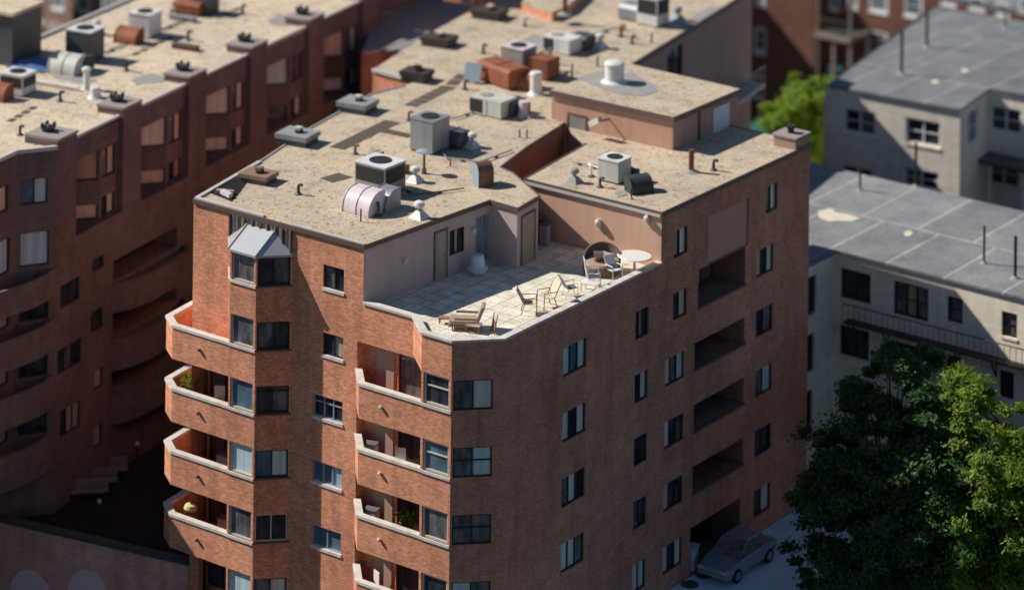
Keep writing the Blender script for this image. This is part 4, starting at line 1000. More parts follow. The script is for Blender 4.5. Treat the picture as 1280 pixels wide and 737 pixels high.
# --- main roof
hatch(372, 178, Z1, 'grey box hatch near the left roof edge, nearer of the two pale grey ones', 1.55, 1.25, .5, A11)
hatch(447, 138, Z1, 'grey box hatch farther along the left roof edge behind its twin', 1.5, 1.25, .5, A11)
hatch(323, 226, Z1, 'low brown box hatch near the left front roof corner', 1.35, 1.0, .4, A11, 'wood_brown', 'wood_brown')
hatch(521, 100, Z1, 'dark brown sloping box hatch by the brick notch at the roof edge', 1.3, 1.0, .5, A11, 'iron', 'iron')
hatch(549, 56, Z1, 'dark box hatch with a cream cowl beside the striped ribbed roof', 1.5, 1.2, .45, A11, 'iron', 'cream')
hatch(612, 22, Z1, 'dark box hatch with a cream cowl at the far left end of the roof', 1.6, 1.2, .45, A11, 'iron', 'cream')
# flat near-black patch and blue-grey box at the left corner
blob('roof_patch', 'dark patch inside the left front roof corner', [(262, 241), (303, 219), (312, 224), (300, 240), (290, 252)], Z1+.006, 'dark', 'roof patch')
x, y = at(283, 243, Z1); t = thing('scrap_pile', 'small pile of pinkish scrap in the dark left roof corner', 'scrap', (x, y, Z1+.02))
q = MB(); q.box(-.5, .3, -.12, .14, 0, .16, 0, .4); q.build('board', M['hatch_mauve'], t)
q = MB(); q.box(-.2, .55, -.3, -.1, .02, .2, 0, -.3); q.build('board', M['pinkwhite'], t)
condenser(537, 187, Z1, 'tall pale grey air conditioner in the middle of the main roof', 1.35, 1.3, 1.55, 0, 'grey_metal', 'grey_metal', lou=False)
duct_box(567, 182, Z1, 'dark grey duct on the right of the tall grey air conditioner', 1.2, .95, .75, 0, 'dark_metal', .25)
condenser(475, 238, Z1, 'large grey air conditioner with dark louvres beside the pink white hoods', 1.75, 1.5, 1.35, 0, 'hatch_mauve', 'white', fan=1)
arch_duct(459, 262, Z1, 'pair of curved pinkish white duct hoods at the front of the main roof', 1.5, .85, 0, 'pinkwhite', 2)
arch_duct(486, 258, Z1, 'grey curved duct hood to the right of the pinkish white pair', .85, .75, 0, 'grey_metal', 1)
duct_box(490, 212, Z1, 'brown duct lying behind the large grey air conditioner', 1.7, .5, .35, 0, 'rust_brown', .1)
t = duct_box(470, 197, Z1, 'pale small duct stub behind the large grey air conditioner', .6, .5, .3, 0, 'patch', .08)
# goose neck brown exhaust hood
x, y = at(604, 231, Z1); t = thing('exhaust_hood', 'brown curved exhaust hood with blue grey mouth near the terrace corner', 'exhaust hood', (x, y, Z1), R(62))
prof = [(.35, 0), (-.35, 0), (-.35, .62)]+[(-.35+ .47*(1-math.cos(R(a))), .62+.42*math.sin(R(a))) for a in range(15, 166, 15)]+[(.62, .58), (.35, .5)]
q = MB(); q.extr(prof, -.38, .38); q.build('hood', M['rust_brown'], t, bevel=.02)
q = MB(); q.extr([(y_*.97+.0, max(z_*.985, .02)) for y_, z_ in prof], -.40, -.385); q.build('side_panel', M['bluegrey'], t)
x0, y0 = at(530, 217, Z1); t = thing('vent_mast', 'thin mast with a flat blue grey cap in front of the tall grey air conditioner', 'vent', (x0, y0, Z1))
q = MB(); q.lathe([(.12, 0), (.12, .22), (.07, .24), (.055, .8), (.05, .95)], (0, 0, 0), 10); q.build('pole', M['rust_brown'], t)
q = MB(); q.lathe([(.04, .93), (.3, .97), (.33, 1.02), (.12, 1.12)], (0, 0, 0), 12, sx=1.3); q.build('cap', M['bluegrey'], t)
vent(590, 184, Z1, 'white ball vent right of the tall grey air conditioner', 1.0)
vent(519, 227, Z1, 'white ball vent in the middle of the front roof, behind the frontmost one', 1.0)
vent(524, 272, Z1, 'white ball vent nearest the terrace wall edge', 1.05)
elbow(473, 270, Z1, 'dark brown capped pipe beside the grey curved hood', 1.0, 'dark_metal', 2.4)
stack(451, 277, 261, Z1, 'thin short black rod in front of the pinkish white hoods', .035, base=False)
stack(563, 208, 199, Z1, 'thin black rod left of the brown exhaust hood', .035, base=False)
stack(649.5, 172, 162, Z1, 'left black stub of the pair at the gap edge', .04, base=False)
stack(658.5, 172, 162, Z1, 'right black stub of the pair at the gap edge', .04, base=False)
elbow(373, 243, Z1, 'small dark elbow vent on the open front left roof', .9)
elbow(444, 193, Z1, 'small brown elbow vent behind the large grey air conditioner', .9, 'rust_brown')
elbow(511, 151, Z1, 'small brown elbow vent left of the tall grey air conditioner', .9, 'rust_brown')
elbow(581, 112, Z1, 'dark elbow vent in front of the grey square panel', .9)
elbow(604, 67, Z1, 'dark elbow vent on the bare roof behind the rusty duct', .95)
elbow(656, 33, Z1, 'pale elbow vent near the raised roof at the back', .9, 'grey_metal')
low_unit(616, 142, Z1, 'low white air conditioner with a dark grille in front of the rusty duct', 1.95, 1.3, .85, 0)
duct_box(640, 142, Z1, 'dark duct behind the right end of the low white unit before the rusty duct', .8, 1.3, .7, 0, 'dark_metal', .15)
# rust duct assembly
duct_box(628, 104, Z1, 'long rusty red duct in the middle of the far roof', 2.6, 1.3, 1.0, -.25, 'rust', .15)
arch_duct(655, 108, Z1, 'rounded rusty duct bend at the right end of the long rusty duct', 1.3, .7, .2, 'rust', 1)
duct_box(681, 97, Z1, 'rust topped grey duct box behind the white cylinder', 1.1, 1.1, 1.05, 0, 'rust', .0)
condenser(648, 90, Z1, 'pinkish white topped air conditioner behind the rusty duct', 1.4, 1.2, 1.35, 0, 'hatch_mauve', 'pinkwhite', lou=False)
x, y = at(590, 104, Z1); t = thing('solar_panel', 'tilted blue grey square panel at the left end of the rusty duct', 'panel', (x, y, Z1), .25)
q = MB(); q.add([(-.45, -.1, .1), (.45, -.1, .1), (.45, .25, .95), (-.45, .25, .95), (-.45, -.06, .08), (.45, -.06, .08), (.45, .29, .93), (-.45, .29, .93)], [(0, 1, 2, 3), (7, 6, 5, 4), (0, 4, 5, 1), (1, 5, 6, 2), (2, 6, 7, 3), (3, 7, 4, 0)]); q.build('panel', M['bluegrey'], t)
for sx in (-.4, .4): q = MB(); q.tube([(sx, .28, .9), (sx, .7, 0)], .03, 5); q.build('leg', M['dark_metal'], t)
drum(670, 118, Z1, 'tall white cylinder vent in front of the rusty duct end', .3, .95, 'white', 1.08)
drum(655, 145, Z1, 'squat pinkish white vent by the penthouse corner', .28, .55, 'pinkwhite', .95)
stack(661.5, 148, 128, Z1, 'brown pipe beside the squat pinkish white vent', .06, 'pipe_brown')
stack(688, 80, 60, Z1, 'thin pipe with pale cap behind the rust topped box', .08, 'grey_metal')
low_unit(703, 64, Z1, 'low white air conditioner with a dark grille on the far roof', 1.7, 1.2, .8, 0, 'white')
duct_box(727, 60, Z1, 'dark blue grey duct behind the far low white unit', 1.1, 1.1, .7, 0, 'dark_metal', .2)
vent(750, 60, Z1, 'white ball vent right of the far low white unit', 1.1)
elbow(776, 46, Z1, 'brown elbow pipe between the far ball vent and the roof edge', 1.2, 'pipe_brown')
elbow(790, 55, Z1, 'small dark elbow pipe near the far right roof edge', .9)
stack(814.5, 54, 42, Z1, 'thin black rod near the far right roof edge', .05, base=False)
stack(747, 83, 71, Z1, 'thin black rod left of the white drum', .05, base=False)
stack(715, 98, 80, Z1, 'brown antenna rod at the left edge of the penthouse roof', .05, 'pipe_brown', base=False)
condenser(816, 30, Z1, 'tall white air conditioner tower with purple grey louvres at the far right', 1.35, 1.2, 1.55, 0, 'white', 'white')
duct_box(790, 24, Z1, 'blue grey duct box left of the tall white tower', 1.2, 1.0, .85, 0, 'grey_metal', .2)
vent(847, 26, Z1, 'blue grey vent right of the tall white tower at the roof edge', 1.1, 'bluegrey')
blob('roof_patch', 'pale membrane patch by the tower near the far right roof edge', [(850, 33), (872, 16), (892, 8), (905, 9), (862, 38)], Z1+.008, 'patch', 'roof patch')
blob('roof_patch', 'large grey bare patch between the rusty duct and the far white unit', [(638, 60), (668, 42), (682, 50), (684, 58), (662, 68), (645, 66)], Z1+.008, 'patch', 'roof patch')
blob('roof_patch', 'grey patch below the tall grey air conditioner duct', [(508, 240), (522, 236), (525, 243), (511, 248)], Z1+.008, 'patch', 'roof patch')
# raised roof at the back
bx = [at(x_, y_, RZ) for x_, y_ in ((652, 14), (690, 27), (712, 17), (760, -30), (700, -40))]
t = thing('raised_roof', 'low raised gravel roof block at the far end of the main roof', 'roof block')
q = MB(); q.prism(bx, RZ, RZ+.38); q.build('wall', M['brick'], t)
q = MB(); q.prism(bx, RZ+.38, RZ+.5); q.build('roof', M['gravel'], t)
stack(706, 18, -12, RZ+.5, 'dark brown flue on the raised roof block at the back', .13, 'pipe_brown')
x, y = at(572, 4, RZ); t = thing('roof_stair_house', 'brick stair house at the far left end of the main roof', 'roof house', (x, y, RZ), A11)
q = MB(); q.box(-.9, .9, 0, 3, 0, 2.5); q.build('wall', M['brick'], t); q = MB(); q.box(-1, 1, -.1, 3.1, 2.5, 2.65); q.build('roof', M['gravel'], t); q = MB(); q.box(.2, .8, -.05, -.004, .05, 2); q.build('door', M['dark_metal'], t)
# dark walkway pads
def pads(px0, py0, px1, py1, n, label, w=.8, fill=.82):
    x0, y0 = at(px0, py0, RZ); x1, y1 = at(px1, py1, RZ); v = Vector((x1-x0, y1-y0)); l = v.length/n; a = math.atan2(v.y, v.x)
    for k in range(n):
        c = Vector((x0, y0))+v*((k+.5)/n); q = MB(); q.box(-l/2*fill, l/2*fill, -w/2*random.uniform(.85, 1.05), w/2, 0, .015)
        tag(q.build('walkway_pad', M['pad'], None, (c.x, c.y, RZ+.005), a+random.uniform(-.03, .03)), label, 'roof pad', label)
pads(421, 186, 491, 152, 9, 'dark pad of the long walkway strip left of the tall grey air conditioner', .85, .9)
pads(478, 163, 514, 171, 4, 'dark pad of the short walkway leading to the tall grey air conditioner', .6, .9)
pads(513, 133, 562, 108, 6, 'dark pad of the walkway strip near the low white unit and grey panel', .75, .85)
pads(563, 107, 580, 93, 2, 'dark pad running up to the tilted grey panel', .6, .85)
pads(408, 226, 432, 219, 2, 'dark pad in front of the large grey air conditioner', .9, .95)
# --- right wing roof
condenser(768, 225, Z2, 'white air conditioner on the right wing roof beside the black duct', 1.15, 1.05, 1.05, 0, 'offwhite', 'white', lou=False)
arch_duct(797, 238, Z2, 'black rounded duct beside the white air conditioner on the right wing', 1.05, .55, R(60), 'charcoal', 1)
duct_box(787, 222, Z2, 'small dark duct joining the white air conditioner and the black duct', .9, .4, .45, 0, 'charcoal', .05)
vent(718, 228, Z2, 'pale flat vent on the right wing nearest the terrace wall', .95, 'patch')
elbow(739, 221, Z2, 'white elbow vent left of the right wing air conditioner', 1.0, 'white', 2.5)
elbow(750, 234, Z2, 'dark elbow vent in front of the right wing air conditioner', .9, 'dark_metal')
stack(789, 249, 236, Z2, 'thin black rod in front of the black duct on the right wing', .035)
stack(864, 215, 187, Z2, 'brown chimney pipe with pale cap on the right wing', .13, 'pipe_brown')
elbow(892, 213, Z2, 'small dark elbow vent right of the brown chimney pipe', .95)
blob('roof_patch', 'worn pale patch in front of the right wing air conditioner', [(768, 240), (782, 238), (784, 243), (772, 247)], Z2+.008, 'patch', 'roof patch')
# brick chimney at the far corner
t = thing('chimney', 'square brick chimney with a dark pot at the far corner of the right wing', 'chimney', (.85, 25.35, 17.7))
q = MB(); q.box(-.55, .68, -.55, .7, 0, .5); q.build('stack', M['rear_brown'], t)
q = MB(); q.box(-.62, .75, -.62, .77, .5, .58); q.build('cap', M['hatch_mauve'], t)
q = MB(); q.lathe([(.16, .58), (.16, .8), (.24, .82), (.24, .92)], (.05, .05, 0), 12); q.build('pot', M['pipe_black'], t)
# penthouse roof
blob('roof_patch', 'round worn dark patch around the white drum on the penthouse roof', [(722, 98), (745, 90), (790, 92), (818, 106), (822, 114), (805, 120), (775, 118), (745, 108)], 19.308, 'patch', 'roof patch')
drum(768, 103, 19.3, 'big white drum vent on the penthouse roof', .47, .85, 'white', 1.08)
# --- left building roof
condenser(22, 116, Z1, 'white topped air conditioner at the far left edge of the left roof', 1.4, 1.2, 1.05, A11, 'white', 'white')
arch_duct(2, 123, Z1, 'rusty duct hood at the far left edge of the picture', 1.0, .6, A11, 'rust', 1)
condenser(106, 74, Z1, 'tall dark grey air conditioner with white top on the left roof', 1.5, 1.35, 1.6, A11, 'dark_metal', 'white', lou=False)
arch_duct(86, 89, Z1, 'striped dark and cream curved duct hoods before the tall dark air conditioner', 1.6, .75, A11, 'offwhite', 2)
duct_box(105, 88, Z1, 'black duct mouth right of the striped hoods', .7, .9, .75, A11, 'charcoal', .2)
condenser(181, 44, Z1, 'white air conditioner with pale top behind the rusty duct on the left roof', 1.35, 1.2, 1.25, A11, 'white', 'white', lou=False)
arch_duct(163, 52, Z1, 'rusty curved duct in front of the white unit on the left roof', 1.3, .6, A11, 'rust', 1)
duct_box(237, 17, Z1, 'long rusty duct at the top of the left roof', 1.7, .9, .7, A11, 'rust', .15)
condenser(258, 16, Z1, 'dark air conditioner at the top of the left roof beside the long rusty duct', 1.0, 1.1, 1.2, A11, 'dark_metal', 'white', lou=False)
def tarp(px, py, label):
    x, y = at(px, py, Z1); t = thing('tarp_cover', label, 'tarp', (x, y, Z1), A11)
    q = MB(); n = 12; P_ = []
    for j in range(n+1):
        for i in range(n+1):
            u, v = i/n-.5, j/n-.5; P_.append((u*2.3, v*1.5, .05+.45*math.exp(-((u-.1)**2+(v-.1)**2)*14)+.25*math.exp(-((u+.3)**2+v*v)*20)+random.uniform(0, .05)))
    q.add(P_, [(j*(n+1)+i, j*(n+1)+i+1, (j+1)*(n+1)+i+1, (j+1)*(n+1)+i) for j in range(n) for i in range(n)]); q.build('sheet', M['navy'], t, smooth=True)
    q = MB(); q.box(-1.1, 1.1, -.7, .7, 0, .06); q.build('pallet', M['timber'], t)
tarp(40, 84, 'crumpled blue tarp over gear beside the stair house')
drum(108, 112, Z1, 'white pipe vent standing in front of the tall dark air conditioner', .16, .95, 'white', 1.5)
drum(119, 122, Z1, 'short white bucket vent beside the white pipe vent', .26, .35, 'white', 1.05)
x0, y0 = at(40, 104, Z1); x1, y1 = at(98, 114, Z1)
tag(MB().tube([(x0, y0, Z1+.16), (x1, y1, Z1+.16)], .09, 8).build('roof_duct_pipe', M['white']), 'long white pipe lying across the left roof', 'pipe')
elbow(75, 127, Z1, 'dark elbow vent near the front of the left roof', 1.0)
elbow(158, 89, Z1, 'dark elbow vent in the middle of the left roof', 1.0)
elbow(235, 51, Z1, 'dark elbow vent toward the back of the left roof', 1.0)
elbow(303, 18, Z1, 'dark elbow vent nearest the top edge on the left roof', 1.0)
elbow(214, 22, Z1, 'pale elbow vent in front of the long rusty duct', 1.0, 'grey_metal')
elbow(25, 169, Z1, 'dark elbow vent at the front corner of the left roof', .9)
vent(121, 43, Z1, 'pale ball vent behind the tall dark air conditioner', 1.1, 'pinkwhite')
for px, py, l_ in ((232, 62, 'flat brown box on the open left roof'), (229, 26, 'flat grey box in front of the long rusty duct')):
    x, y = at(px, py, Z1); t = thing('roof_box', l_, 'box', (x, y, Z1), A11); q = MB(); q.box(-.75, .75, -.2, .2, 0, .22); q.build('body', M['rust_brown' if py > 40 else 'grey_metal'], t, bevel=.02); q = MB(); q.box(-.78, .78, -.23, .23, .22, .26); q.build('lid', M['pad' if py > 40 else 'skylight_grey'], t)
def fan_unit(n_, t_, label):
    x, y = q2w(n_, t_); t = thing('roof_fan', label, 'roof fan', (x, y, 18.32), QA, 'dark fans on the wall piers')
    q = MB(); q.lathe([(.3, 0), (.3, .12), (.36, .14), (.36, .2)], (0, 0, 0), 14); q.build('base', M['pipe_black'], t)
    for sx, sy in ((-.2, -.2), (.2, -.2), (.2, .2), (-.2, .2)): q = MB(); q.lathe([(.1, .2), (.1, .36), (.06, .4)], (sx, sy, 0), 8); q.build('cowl', M['dark_metal'], t)
for k, l_ in zip(range(-1, 4), ('first dark fan from the front, on the pier nearest the picture left edge', 'second dark fan from the front on a wall pier', 'third dark fan from the front on a wall pier', 'fourth dark fan from the front on a wall pier')):
    fan_unit(-.7, 6.05*k+5.25, l_)
fan_unit(-.9, -6.4, 'dark fan on the broad corner pier at the far left')
pads_l = ((10, 153, 45, 133, 4, 'dark pad of the walkway at the front of the left roof'), (165, 70, 215, 46, 5, 'dark pad of the walkway in the middle of the left roof'), (270, 24, 301, 10, 3, 'dark pad of the walkway at the back of the left roof'))
for a_ in pads_l: pads(*a_, .35, .7)
blob('roof_patch', 'pale blue grey patch behind the second wall pier', [(163, 100), (186, 92), (212, 96), (204, 103), (170, 106)], Z1+.008, 'patch', 'roof patch')
blob('roof_patch', 'grey membrane patch around the white pipe vent', [(60, 92), (80, 88), (120, 100), (108, 106), (70, 98)], Z1+.008, 'patch', 'roof patch')
blob('roof_patch', 'dark worn ring beside the fourth wall pier', [(334, 26), (350, 18), (372, 30), (356, 33), (340, 32)], Z1+.008, 'hatch_mauve', 'roof patch')

# ------------------------------------------------------------------ terrace furniture
TZ = 15.2
def chair(px, py, rot, label, fabric='cream', frame='wood_brown', s=1.0, recl=.28, back=.55):
    x, y = at(px, py, TZ); t = thing('garden_chair', label, 'chair', (x, y, TZ), rot, 'garden chairs on the terrace')
    q = MB(); q.add([(-.25*s, -.24*s, .43*s), (.25*s, -.24*s, .43*s), (.25*s, .22*s, .38*s), (-.25*s, .22*s, .38*s), (-.25*s, -.24*s, .46*s), (.25*s, -.24*s, .46*s), (.25*s, .22*s, .41*s), (-.25*s, .22*s, .41*s)], [(3, 2, 1, 0), (4, 5, 6, 7), (0, 1, 5, 4), (1, 2, 6, 5), (2, 3, 7, 6), (3, 0, 4, 7)]); q.build('seat', M[fabric], t)
    q = MB(); b0, b1 = (.22*s, .42*s), (.22*s+recl*s, .42*s+back*s)
    q.extr([b0, (b0[0]+.04, b0[1]), (b1[0]+.04, b1[1]), b1], -.24*s, .24*s); q.build('backrest', M[fabric], t)
    for sx in (-1, 1):
        q = MB(); q.tube([(sx*.27*s, -.28*s, 0), (sx*.27*s, -.25*s, .64*s), (sx*.27*s, .3*s, .62*s)], .024, 5); q.build('arm_frame', M[frame], t)
        q = MB(); q.tube([(sx*.27*s, .34*s, 0), (sx*.26*s, .2*s, .4*s), (sx*.26*s, b1[0]+.03, b1[1]+.02)], .024, 5); q.build('back_frame', M[frame], t)
    return t
chair(662, 391, 2.2, 'brown framed garden chair with cream sling seat, lower of the centre pair', 'cream', 'wood_brown', 1.12)
chair(683, 384, -.4, 'brown framed garden chair with cream sling, upper of the centre pair', 'cream', 'wood_brown', 1.12)
chair(713, 370, 2.55, 'white garden chair with dark slate backrest in the middle of the terrace', 'slate', 'plastic', .95)
chair(741, 358, 2.3, 'white high backed garden chair next to the round brown daybed', 'plastic', 'plastic', 1.1, .12, .7)
chair(768, 348, 1.2, 'white garden chair in front of the white round table', 'plastic', 'plastic', .95)
def chaise(px, py, rot, label):
    x, y = at(px, py, TZ); t = thing('lounge_chair', label, 'lounge chair', (x, y, TZ), rot)
    q = MB(); q.box(-.38, .38, -.75, .35, .26, .42); q.build('seat_cushion', M['wicker_pale'], t, bevel=.05)
    q = MB(); q.extr([(.33, .3), (.5, .32), (.78, 1.0), (.6, 1.03)], -.38, .38); q.build('back_cushion', M['wicker_pale'], t, bevel=.05)
    q = MB(); q.box(-.4, .4, -.78, .45, .18, .25); q.build('frame', M['wood_brown'], t)
    for sx in (-1, 1):
        q = MB(); q.box(sx*.45-.05, sx*.45+.05, -.5, .45, .5, .57); q.build('armrest', M['wood_brown'], t)
        for yy in (-.6, .38): q = MB(); q.box(sx*.36-.03, sx*.36+.03, yy-.03, yy+.03, 0, .18); q.build('leg', M['wood_brown'], t)
chaise(584, 410, -1.0, 'mottled brown cushioned lounge chair near the front parapet corner')
x, y = at(592, 415, TZ); t = thing('side_table', 'small yellowish low table beside the mottled lounge chair', 'table', (x, y, TZ), .3)
q = MB(); q.box(-.32, .32, -.2, .2, .3, .35); q.build('tabletop', M['cream'], t, bevel=.01)
for sx, sy in ((-1, -1), (1, -1), (1, 1), (-1, 1)): q = MB(); q.box(sx*.28-.02, sx*.28+.02, sy*.16-.02, sy*.16+.02, 0, .3); q.build('leg', M['wood_brown'], t)
x, y = at(618, 416, TZ); t = thing('folded_chair', 'dark folded chair standing by the chamfered parapet', 'chair', (x, y, TZ), -.6)
q = MB(); q.box(-.2, .2, -.03, .0, .05, .55); q.build('seat', M['wood_brown'], t)
for sx in (-1, 1): q = MB(); q.tube([(sx*.22, -.08, 0), (sx*.22, .06, .8)], .02, 5); q.build('leg', M['iron'], t)
x, y = at(556, 404, TZ); t = thing('low_stool', 'small brown stool at the shadow edge near the front parapet', 'stool', (x, y, TZ), .5)
q = MB(); q.box(-.26, .26, -.16, .16, .22, .27); q.build('seat', M['wood_brown'], t)
for sx, sy in ((-1, -1), (1, -1), (1, 1), (-1, 1)): q = MB(); q.box(sx*.22-.02, sx*.22+.02, sy*.12-.02, sy*.12+.02, 0, .22); q.build('leg', M['wood_brown'], t)
# planter tub
x, y = at(597, 342, TZ); t = thing('plastic_tub', 'blue white covered plastic tub against the shaded terrace wall', 'tub', (x, y, TZ))
q = MB(); q.lathe([(.25, 0), (.36, .08), (.44, .22), (.46, .3), (.42, .34)], (0, 0, 0), 20); q.build('bowl', M['planter'], t, smooth=True)
q = MB(); q.lathe([(.36, .34), (.34, .4), (.27, .82), (.24, .86), (.05, .88)], (0, 0, 0), 20); q.build('cover', M['planter'], t, smooth=True)
# round daybed
x, y = at(752, 340, TZ); t = thing('round_daybed', 'round brown wicker daybed with curved back against the pink wall', 'daybed', (x, y, TZ), R(10))
q = MB(); q.lathe([(.78, .02), (.84, .1), (.84, .36), (.8, .38)], (0, 0, 0), 24); q.build('base', M['wicker'], t)
q = MB(); q.lathe([(.78, .38), (.8, .44), (.76, .52), (.3, .56)], (0, 0, 0), 24); q.build('cushion', M['wicker_pale'], t, smooth=True)
q = MB()
pr_ = [R(a) for a in range(20, 201, 12)]
V_ = []; 
for a in pr_: 
    hh = .3+.42*math.sin((a-R(20))/R(180)*math.pi)
    for r_, z_ in ((.84, .36), (.86, hh+.36), (.78, hh+.36), (.76, .36)): V_.append((r_*math.cos(a), r_*math.sin(a), z_))
n = len(pr_); q.add(V_, [(i*4+k, (i+1)*4+k, (i+1)*4+(k+1) % 4, i*4+(k+1) % 4) for i in range(n-1) for k in range(4)]+[(0, 1, 2, 3), ((n-1)*4+3, (n-1)*4+2, (n-1)*4+1, (n-1)*4)]); q.build('backrest', M['wicker'], t)
for dx_, dy_, a_, mm in ((-.25, .2, .4, 'wicker'), (.2, .25, -.3, 'wicker_pale'), (-.05, -.2, .9, 'wicker')):
    q = MB(); q.box(-.22, .22, -.1, .1, 0, .3); o = q.build('pillow', M[mm], t, (dx_, dy_, .56), a_, bevel=.06); o.rotation_euler.x = .5
# white round table
x, y = at(793, 340, TZ); t = thing('round_table', 'white oval table at the right end of the terrace', 'table', (x, y, TZ))
q = MB(); q.lathe([(.1, .68), (.68, .69), (.71, .72), (.68, .75), (.1, .76)], (0, 0, 0), 24, sx=1.15); q.build('tabletop', M['plastic'], t)
q = MB(); q.lathe([(.3, 0), (.26, .05), (.06, .1), (.06, .68)], (0, 0, 0), 14); q.build('pedestal', M['plastic'], t)
x, y = at(738, 364, TZ); t = thing('low_table', 'white low square table before the high backed white chair', 'table', (x, y, TZ), .2)
q = MB(); q.box(-.4, .4, -.28, .28, .36, .4); q.build('tabletop', M['plastic'], t, bevel=.01)
for sx, sy in ((-1, -1), (1, -1), (1, 1), (-1, 1)): q = MB(); q.box(sx*.35-.025, sx*.35+.025, sy*.23-.025, sy*.23+.025, 0, .36); q.build('leg', M['plastic'], t)
# clutter in the gap corner
for px, py, h_, mm, l_ in ((681, 306, .95, 'patch', 'pale box leaning in the dark gap corner beside the terrace door'), (673, 302, 1.1, 'charcoal', 'dark upright crate in the gap behind the terrace wall corner')):
    x, y = at(px, py, TZ); t = thing('storage_box', l_, 'box', (x, y, TZ), .2); q = MB(); q.box(-.2, .2, -.2, .2, 0, h_); q.build('body', M[mm], t, bevel=.02); q = MB(); q.box(-.22, .22, -.22, .22, h_, h_+.05); q.build('lid', M['dark_metal'], t)
x, y = at(722, 352, TZ); 

# ------------------------------------------------------------------ alley: car, bins
x, y = at(926, 706, .55)
car = thing('parked_car', 'blue grey car parked on the pale alley beside the shaded brick wall', 'car', (max(x, 2.75), y-.3, .55), 0)
def car_body():
    st = [(-2.15, .35, .62, .72, .55), (-2.1, .3, .72, .84, .7), (-1.3, .25, .86, .88, .86), (-.85, .25, .9, .88, .9), (1.1, .25, .93, .88, .92), (1.75, .28, .92, .87, .88), (2.1, .32, .85, .82, .75), (2.2, .4, .7, .72, .6)]
    q = MB(); V_ = []
    for yy, zl, zh, wd, wt in st: V_ += [(-wd*.92, yy, zl), (-wd, yy, (zl+zh)/2), (-wt, yy, zh), (wt, yy, zh), (wd, yy, (zl+zh)/2), (wd*.92, yy, zl)]
    n = len(st); q.add(V_, [(i*6+k, i*6+(k+1) % 6, (i+1)*6+(k+1) % 6, (i+1)*6+k) for i in range(n-1) for k in range(6)]+[tuple(range(5, -1, -1)), tuple((n-1)*6+k for k in range(6))])
    return q
car_body().build('body', M['car'], car, smooth=True, bevel=.03)
q = MB(); c_ = [(-.95, .88, .80), (-.25, 1.42, .64), (.95, 1.43, .64), (1.7, .9, .78)]
V_ = []
for yy, zz, ww in c_: V_ += [(-ww, yy, zz), (ww, yy, zz)]
q.add(V_, [(0, 1, 3, 2), (2, 3, 5, 4), (4, 5, 7, 6), (0, 2, 4, 6), (1, 7, 5, 3)]); q.build('cabin_glass', M['glass_grey'], car)
q = MB(); q.add([(-.63, -.22, 1.425), (.63, -.22, 1.425), (.63, .94, 1.435), (-.63, .94, 1.435), (-.58, 0, 1.47), (.58, 0, 1.47), (.58, .8, 1.475), (-.58, .8, 1.475)], [(4, 5, 6, 7), (0, 1, 5, 4), (1, 2, 6, 5), (2, 3, 7, 6), (3, 0, 4, 7), (3, 2, 1, 0)]); q.build('roof_panel', M['car'], car)
for sx in (-1, 1):
    q = MB(); q.tube([(sx*.70, -.9, .9), (sx*.65, -.24, 1.42)], .035, 5); q.build('pillar', M['car'], car)
    q = MB(); q.tube([(sx*.70, 1.66, .91), (sx*.65, .95, 1.43)], .045, 5); q.build('pillar', M['car'], car)
    q = MB(); q.box(sx*.6-.14, sx*.6+.14, -2.17, -2.09, .58, .7); q.build('headlight', M['lamp'], car)
    q = MB(); q.box(sx*.6-.14, sx*.6+.14, 2.12, 2.2, .62, .76); q.build('taillight', M['rust'], car)
    for yy in (-1.35, 1.35):
        q = MB(); q.tube([(sx*.72, yy, .32), (sx*.9, yy, .32)], .32, 18); wv = q.build('wheel', M['tyre'], car)
        q = MB(); q.tube([(sx*.89, yy, .32), (sx*.915, yy, .32)], .19, 14); q.build('rim', M['grey_metal'], wv)
q = MB(); q.box(-.72, .72, -2.22, -2.12, .38, .52); q.build('bumper', M['grey_metal'], car)
bin_(862, 711, .55, 'pale blue bin standing against the shaded brick wall by the alley', 'blue_bin', .65, 1.1)
def manhole(px, py, label):
    x, y = at(px, py, .55); t = thing('drain_cover', label, 'drain', (x, y, .552), 0, 'dark drain covers in the alley')
    q = MB(); q.lathe([(.42, 0), (.42, .02), (.38, .022)], (0, 0, 0), 18); q.build('rim', M['dark_metal'], t); q = MB(); q.lathe([(.36, .004), (.36, .018)], (0, 0, 0), 18); q.build('lid', M['pipe_black'], t)
manhole(880, 718, 'dark drain cover in the alley nearest the car'); manhole(862, 730, 'dark drain cover in the alley farther from the car')
# green tarp beyond the right wing
x, y = at(962, 162, 3); t = thing('green_canopy', 'dark green canopy in the gap behind the right wing', 'canopy', (x, y, 0))
q = MB(); q.extr([(-3.5, 2.6), (0, 3.2), (3.5, 2.6), (3.5, 2.55), (0, 3.14), (-3.5, 2.55)], -3, 3); q.build('cover', M['green_tarp'], t)
for sx in (-2.8, 2.8):
    for sy in (-3.2, 3.2): q = MB(); q.tube([(sx, sy, 0), (sx, sy, 2.6)], .06, 6); q.build('post', M['timber'], t)

